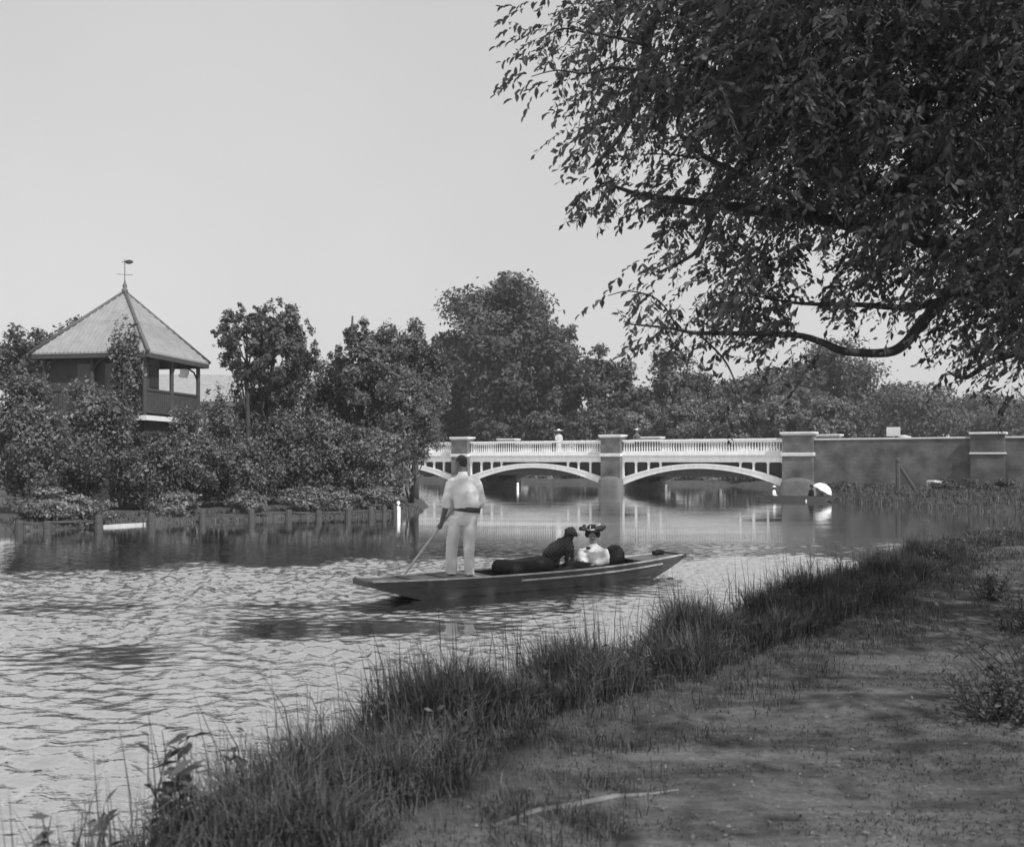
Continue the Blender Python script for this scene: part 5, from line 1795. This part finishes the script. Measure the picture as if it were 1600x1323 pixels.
# extra inner foliage where the mass is darkest
b2, _ = canopy_twigs(620, (1120, 1680), (-60, 600), (8.6, 11.5), True)
lv2, tv2 = twig_leaves(cluster(b2, 5, 0.22, 8) - nt_np, 14, 0.38, 0.072, 9)
# the rest of the crown, above and to the right of the picture, with an unseen overhead mass added to shade boughs and path
b3, _ = canopy_twigs(700, (1000, 2500), (-1200, -40), (6.0, 11.5), False)
b4, _ = canopy_twigs(520, (1650, 2500), (-60, 560), (7.0, 12), False)
nb5 = 2600
y5 = r.uniform(-1.5, 8.0, nb5); x5 = r.uniform(0.8, 10.0, nb5); z5 = r.uniform(5.2, 10.5, nb5)
q5 = ((x5 - 5.6) / 5.2) ** 2 + ((y5 - 4.5) / 6.5) ** 2 + ((z5 - 7.5) / 3.4) ** 2
k5 = (z5 > 2.35 + 0.52 * np.maximum(y5, 0)) & (q5 < 1) & (vnoise(x5, y5, 95, 3, 0.18) > -0.55)
b5 = np.stack([x5, y5, z5], -1)[k5][:520]
lv3, tv3 = twig_leaves(cluster(np.vstack([b3, b4, b5]), 4, 0.3, 10) - nt_np, 13, 0.42, 0.085, 11)
lo = link('foliage', quads_mesh('foliage', np.vstack([lv, lv2, lv3])), 'leaf_near', near)
lo['kind'] = 'stuff'
to = link('twigs', quads_mesh('twigs', np.vstack([tv, tv2, tv3])), 'bark', near)
to['kind'] = 'stuff'
# single leaves that stand clear against the sky along the left fringe
LEAF = []
for k in range(4):
    m_ = MB()
    w_ = 0.019 + 0.003 * k; bend = 0.006 + 0.004 * k
    m_.add([(0, 0, 0), (0.022, w_ * 0.75, bend), (0.05, w_, bend * 1.4), (0.078, w_ * 0.62, bend), (0.1, 0, -bend), (0.078, -w_ * 0.62, bend), (0.05, -w_, bend * 1.4), (0.022, -w_ * 0.75, bend), (0.05, 0, 0)],
           [(0, 8, 1), (1, 8, 2), (2, 8, 3), (3, 8, 4), (4, 8, 5), (5, 8, 6), (6, 8, 7), (7, 8, 0)])
    lm_ = m_.mesh('leaf', False); lm_.materials.append(MATS['leaf_near']); LEAF.append(lm_)
fr = np.stack([r.uniform(790, 1060, 4000), r.uniform(0, 560, 4000)], -1)
fsd = -poly_sd(fr[:, 0], fr[:, 1], OUT)
fr = fr[(fsd > -4) & (fsd < 60)][:46]
n_leaf = 0
for fx, fy in fr:
    d = r.uniform(6.8, 7.4)
    p0 = P(fx, fy, d) - NT
    dv = Vector((-1 + r.normal() * 0.4, r.normal() * 0.4, -0.35 + r.normal() * 0.3)).normalized()
    for k in range(6):
        if n_leaf >= 280: break
        o = bpy.data.objects.new('leaf', LEAF[(n_leaf * 7) % 4]); COL.objects.link(o); o.parent = near
        o.location = p0 + dv * (0.035 * k) + Vector((0, 0, -0.002 * k * k))
        ax = (dv + Vector((r.normal() * .6, r.normal() * .6, -0.6 + r.normal() * .4))).normalized()
        o.rotation_euler = (Matrix.Rotation(0, 4, 'X') @ ax.to_track_quat('X', 'Z').to_matrix().to_4x4()).to_euler()
        s_ = r.uniform(0.45, 0.85); o.scale = (s_, s_, s_)
        n_leaf += 1

# ------------------------------------------------------------------ grass and plants on the near bank
EDGE = RIVER[1:12]
seg = np.diff(EDGE, axis=0); sl = np.linalg.norm(seg, axis=1); cum = np.concatenate([[0], np.cumsum(sl)])


def strip(n, w0, w1, seed, s_rng=(1.0, 40.0), pw=1.0):
    rr_ = np.random.default_rng(seed)
    s = s_rng[0] + (s_rng[1] - s_rng[0]) * rr_.random(n) ** pw
    k = np.clip(np.searchsorted(cum, s) - 1, 0, len(seg) - 1)
    t = (s - cum[k]) / sl[k]
    p = EDGE[k] + seg[k] * t[:, None]
    nrm = np.stack([seg[k, 1], -seg[k, 0]], -1) / sl[k][:, None]
    o = w0 + (w1 - w0) * rr_.random(n)
    q = p + nrm * o[:, None]
    return q[:, 0], q[:, 1], o


def blades(x, y, hgt, wid, seed, lean=0.35):
    rr_ = np.random.default_rng(seed)
    n = len(x)
    z = ground_z(x, y)
    z = np.maximum(z, -0.05)
    a = rr_.uniform(0, 2 * np.pi, n)
    dx, dy = np.cos(a), np.sin(a)
    la = rr_.uniform(0, 2 * np.pi, n)
    lm = np.abs(rr_.normal(0, lean, n)) * hgt
    lx, ly = np.cos(la) * lm - 0.06 * hgt, np.sin(la) * lm
    v = np.empty((n, 2, 4, 3), dtype=np.float32)
    b0 = np.stack([x - dx * wid, y - dy * wid, z - 0.02], -1); b1 = np.stack([x + dx * wid, y + dy * wid, z - 0.02], -1)
    m0 = np.stack([x - dx * wid * .8 + lx * .35, y - dy * wid * .8 + ly * .35, z + hgt * .58], -1); m1 = np.stack([x + dx * wid * .8 + lx * .35, y + dy * wid * .8 + ly * .35, z + hgt * .58], -1)
    tt = np.stack([x + lx, y + ly, z + hgt * (1 - 0.25 * np.minimum(1, lm / hgt))], -1)
    t1 = tt + np.stack([dx * wid * .12, dy * wid * .12, 0 * x], -1)
    v[:, 0, 0], v[:, 0, 1], v[:, 0, 2], v[:, 0, 3] = b0, b1, m1, m0
    v[:, 1, 0], v[:, 1, 1], v[:, 1, 2], v[:, 1, 3] = m0, m1, t1, tt
    return v.reshape(-1, 3)


gv = []
x, y, o = strip(180000, -0.30, 1.10, 61, (1.2, 34), 1.2)
cl = vnoise(x, y, 62, 3, 0.6)
hh = np.clip(0.18 + 0.20 * cl + rng.normal(0, 0.06, len(x)), 0.05, 0.7) * np.clip(1.15 - 0.55 * np.clip(o - 0.45, 0, 1), 0.3, 1.2) * (1 - 0.42 * np.clip((y - 11) / 7, 0, 1))
gv.append(blades(x, y, hh, 0.0011 + 0.0016 * rng.random(len(x)) + 0.00028 * y, 63, 0.6))
# tall flowering stalks on the very edge
x, y, o = strip(2600, -0.25, 0.5, 64, (1.6, 30), 1.2)
gv.append(blades(x, y, rng.uniform(0.4, 0.72, len(x)) * (1 - 0.42 * np.clip((y - 11) / 7, 0, 1)), np.full(len(x), 0.0035), 65, 0.18))
# shorter grass that thins out on to the path
x, y, o = strip(42000, 0.6, 2.0, 66, (1.2, 36), 1.2)
kp = vnoise(x, y, 67, 3, 0.7) + 0.75 - 0.75 * (o - 0.6) > rng.uniform(-0.4, 0.6, len(x))
x, y = x[kp], y[kp]
gv.append(blades(x, y, rng.uniform(0.03, 0.10, len(x)), 0.0018 + 0.0002 * y, 68, 0.7))
# grass on the spur across the creek
n = 20000
xs = rng.uniform(16.0, 34, n); ys = rng.uniform(32.5, 53, n)
sdv = poly_sd(xs, ys, RIVER)
bl_ = np.array(BO)[:2]
uu = (xs - bl_[0]) * math.sin(-BA) + (ys - bl_[1]) * math.cos(BA)
kp = (sdv > -0.15) & (uu < -0.3)
gv.append(blades(xs[kp], ys[kp], rng.uniform(0.12, 0.38, kp.sum()), np.full(kp.sum(), 0.022), 69, 0.5))
n = 30000
xs = rng.uniform(-20, -3.2, n); ys = rng.uniform(20, 38, n)
sdv = poly_sd(xs, ys, RIVER)
kp = (sdv > -0.1) & (sdv < 1.6)
gv.append(blades(xs[kp], ys[kp], rng.uniform(0.05, 0.16, kp.sum()), np.full(kp.sum(), 0.018), 73, 0.6))
gr = link('bank_grass', quads_mesh('bank_grass', np.vstack(gv)), 'grass_blade')
tag(gr, 'long wild grass fringing the banks of the river', 'grass', kind='stuff')
# thin worn turf on the towpath
n = 60000
yy = 2.2 + 20 * rng.random(n) ** 1.6; xx = rng.uniform(-1.0, 1.0, n) * 0 + rng.uniform(-0.05, 0.62, n) * yy + rng.uniform(-0.5, 0.8, n)
sdv = poly_sd(xx, yy, RIVER)
tn = vnoise(xx * 0.6, yy * 1.2, 71, 4, 0.5)
kp = (sdv > 1.0) & (tn + rng.normal(0, 0.25, n) > 0.05)
tf = link('short_turf', quads_mesh('short_turf', blades(xx[kp], yy[kp], rng.uniform(0.006, 0.022, kp.sum()), 0.002 + 0.0003 * yy[kp], 72, 0.9)), 'turf_blade')
tag(tf, 'short worn turf scattered over the trodden towpath', 'turf', kind='stuff')


# broad leaves of low plants growing through the grass
x, y, o = strip(9000, -0.15, 1.5, 74, (1.2, 30), 1.2)
pn = vnoise(x, y, 75, 3, 0.8)
kp = (pn > 0.05) & (o < 0.95)
x, y, o = x[kp], y[kp], o[kp]
n = len(x)
zz_ = ground_z(x, y) + rng.uniform(0.02, 0.30, n) * np.clip(1.1 - 0.6 * o, 0.15, 1)
axv = rng.normal(size=(n, 3)); axv[:, 2] = np.abs(axv[:, 2]) * 0.7
L_w = rng.uniform(0.03, 0.085, n)
gc = link('ground_cover', quads_mesh('ground_cover', leaf_verts(np.stack([x, y, zz_], -1), axv, unit(rng.normal(size=(n, 3)) * 0.5 + np.array([0, 0, 1.0])), L_w, L_w * 0.5)), 'leaf_bank')
tag(gc, 'low broad leaved ground cover among the bank grass', 'ground cover', kind='stuff')
# grit and fallen leaves on the trodden path
n = 5200
yy = 2.6 + 16 * rng.random(n) ** 1.7; xx = rng.uniform(-0.05, 0.62, n) * yy + rng.uniform(-0.5, 0.8, n)
kp = poly_sd(xx, yy, RIVER) > 1.2
xx, yy = xx[kp], yy[kp]; n = len(xx)
sz = np.clip(rng.lognormal(-5.3, 0.5, n), 0.002, 0.014)
zz_ = ground_z(xx, yy)
c0 = np.stack([xx, yy, zz_], -1)
oc = np.array([(1, 0, 0), (0, 1, 0), (-1, 0, 0), (0, -1, 0)], dtype=float)
tris = []
for k in range(4):
    a_ = c0 + oc[k] * sz[:, None]; b_ = c0 + oc[(k + 1) % 4] * sz[:, None] * 0.8
    t_ = c0 + np.array([0.15, 0.1, 0.75]) * sz[:, None]
    tris.append(np.stack([a_, b_, t_], 1).reshape(-1, 3))
gvl = link('grit', quads_mesh('grit', np.vstack(tris), 3), 'pebble')
tag(gvl, 'small stones and grit scattered on the trodden towpath', 'grit', kind='stuff')
n = 3600
yy = 2.6 + 15 * rng.random(n) ** 1.6; xx = rng.uniform(-0.02, 0.62, n) * yy + rng.uniform(-0.4, 0.8, n)
kp = poly_sd(xx, yy, RIVER) > 0.9
xx, yy = xx[kp], yy[kp]; n = len(xx)
axv = rng.normal(size=(n, 3)); axv[:, 2] *= 0.15
L_w = rng.uniform(0.010, 0.034, n)
ltr = link('leaf_litter', quads_mesh('leaf_litter', leaf_verts(np.stack([xx, yy, ground_z(xx, yy) + 0.012], -1), axv, unit(rng.normal(size=(n, 3)) * 0.25 + np.array([0, 0, 1.0])), L_w, L_w * 0.45)), 'dead_leaf')
tag(ltr, 'fallen leaves and bits of straw scattered on the towpath', 'leaf litter', kind='stuff')


# broad-leaved weeds
def weed(label, x, y, hgt, n, L, seed, wide=0.16, group=None, m='leaf_dark', name='weed', spread=0.35):
    rr_ = np.random.default_rng(seed)
    o = empty(name, (x, y, max(gz(x, y), -0.02)))
    tag(o, label, 'plant', group)
    st_ = MB()
    c, ax, nm, ln = [], [], [], []
    ns = max(3, n // 9)
    for k in range(ns):
        a = rr_.uniform(0, 6.28); rad = rr_.uniform(0, wide)
        b = np.array([rad * math.cos(a) * 0.5, rad * math.sin(a) * 0.5, -0.05])
        e = np.array([rad * math.cos(a) * 1.6, rad * math.sin(a) * 1.6, hgt * rr_.uniform(0.6, 1.0)])
        st_.tube(limb_path(b, e, seed * 7 + k, 0.05, 5), [0.004, 0.0035, 0.003, 0.0025, 0.0015], 5)
        for j in range(9):
            t = 0.2 + 0.8 * j / 8
            p = b + (e - b) * t
            aa = rr_.uniform(0, 6.28)
            axv = np.array([math.cos(aa), math.sin(aa), rr_.uniform(-0.2, 0.9)])
            axv /= np.linalg.norm(axv)
            l_ = L * rr_.uniform(0.5, 1.2) * (1.15 - 0.5 * t)
            c.append(p + axv * l_ * 0.5); ax.append(axv); nm.append(rr_.normal(size=3) * spread + np.array([0, 0, 1])); ln.append(l_)
    ln = np.array(ln)
    v = leaf_verts(np.array(c), np.array(ax), unit(np.array(nm)), ln, ln * 0.42, 0.15)
    link('leaves', quads_mesh('leaves', v), m, o)
    st_.obj('stem', 'bark', o)
    return o


GW = 'broad leaved weeds at the water edge'
q = P(172, 1262, 3.35); weed('broad leaved weed at the bottom left corner of the bank', q.x, q.y, 0.50, 110, 0.12, 301, group=GW)
q = P(278, 1250, 3.5); weed('upright weed with pointed leaves beside the corner weed', q.x, q.y, 0.54, 90, 0.13, 302, group=GW, wide=0.12)
q = P(365, 1210, 4.1); weed('bushy weed where the tall grass begins on the left', q.x, q.y, 0.52, 80, 0.13, 303, group=GW)
q = P(700, 1060, 6.2); weed('tall thin stalked weed standing at the water edge midway', q.x, q.y, 0.55, 30, 0.07, 304, group=GW, wide=0.08)
# brambles at the right of the path
GR2 = 'brambles on the right of the towpath'
q = P(1545, 925, 10.5); weed('bramble spray with round leaves at the right edge of the path', q.x, q.y, 0.32, 320, 0.08, 311, group=GR2, wide=0.28, m='leaf_dark', name='bramble')
q = P(1560, 1130, 5.6); weed('dark leafy bramble low on the right of the path', q.x, q.y, 0.30, 620, 0.07, 312, group=GR2, wide=0.30, name='bramble')
q = P(1640, 1080, 6.2); weed('dense bramble clump at the right edge of the picture', q.x, q.y, 0.5, 600, 0.085, 313, group=GR2, wide=0.5, name='bramble')
q = P(1600, 980, 8.4); weed('loose bramble between the clump and the round leaved spray', q.x, q.y, 0.36, 560, 0.07, 314, group=GR2, wide=0.32, name='bramble')
# raised pale strip painting in the lit edge of a rut in the foreground
pts_ = []
for px, py in ((770, 1300), (840, 1272), (900, 1256), (960, 1243), (1020, 1234), (1060, 1231)):
    d = (EYE - 0.47) * F / (py - HZ)
    xw, yw = PX(px, d), d
    pts_.append((xw, yw, gz(xw, yw) + 0.002))
rt_ = MB().tube(pts_, [0.012, 0.020, 0.021, 0.019, 0.014, 0.007], 8, flat=0.6).obj('root', 'rut_light', None, True)
tag(rt_, 'thin pale strip painting in the lit edge of a rut across the bottom of the path', 'root')

# ------------------------------------------------------------------ summer haze in the air
hv = MB().box(-720, 720, -14, 1215, -2.5, 48).obj('haze', None)
hm = bpy.data.materials.new('haze'); hm.use_nodes = True
hn = hm.node_tree
hn.nodes.remove(hn.nodes['Principled BSDF'])
vol = hn.nodes.new('ShaderNodeVolumePrincipled')
vol.inputs['Color'].default_value = g(0.95)
vol.inputs['Density'].default_value = 0.0006
hn.links.new(vol.outputs[0], hn.nodes['Material Output'].inputs['Volume'])
hv.data.materials.append(hm)
tag(hv, kind='stuff')
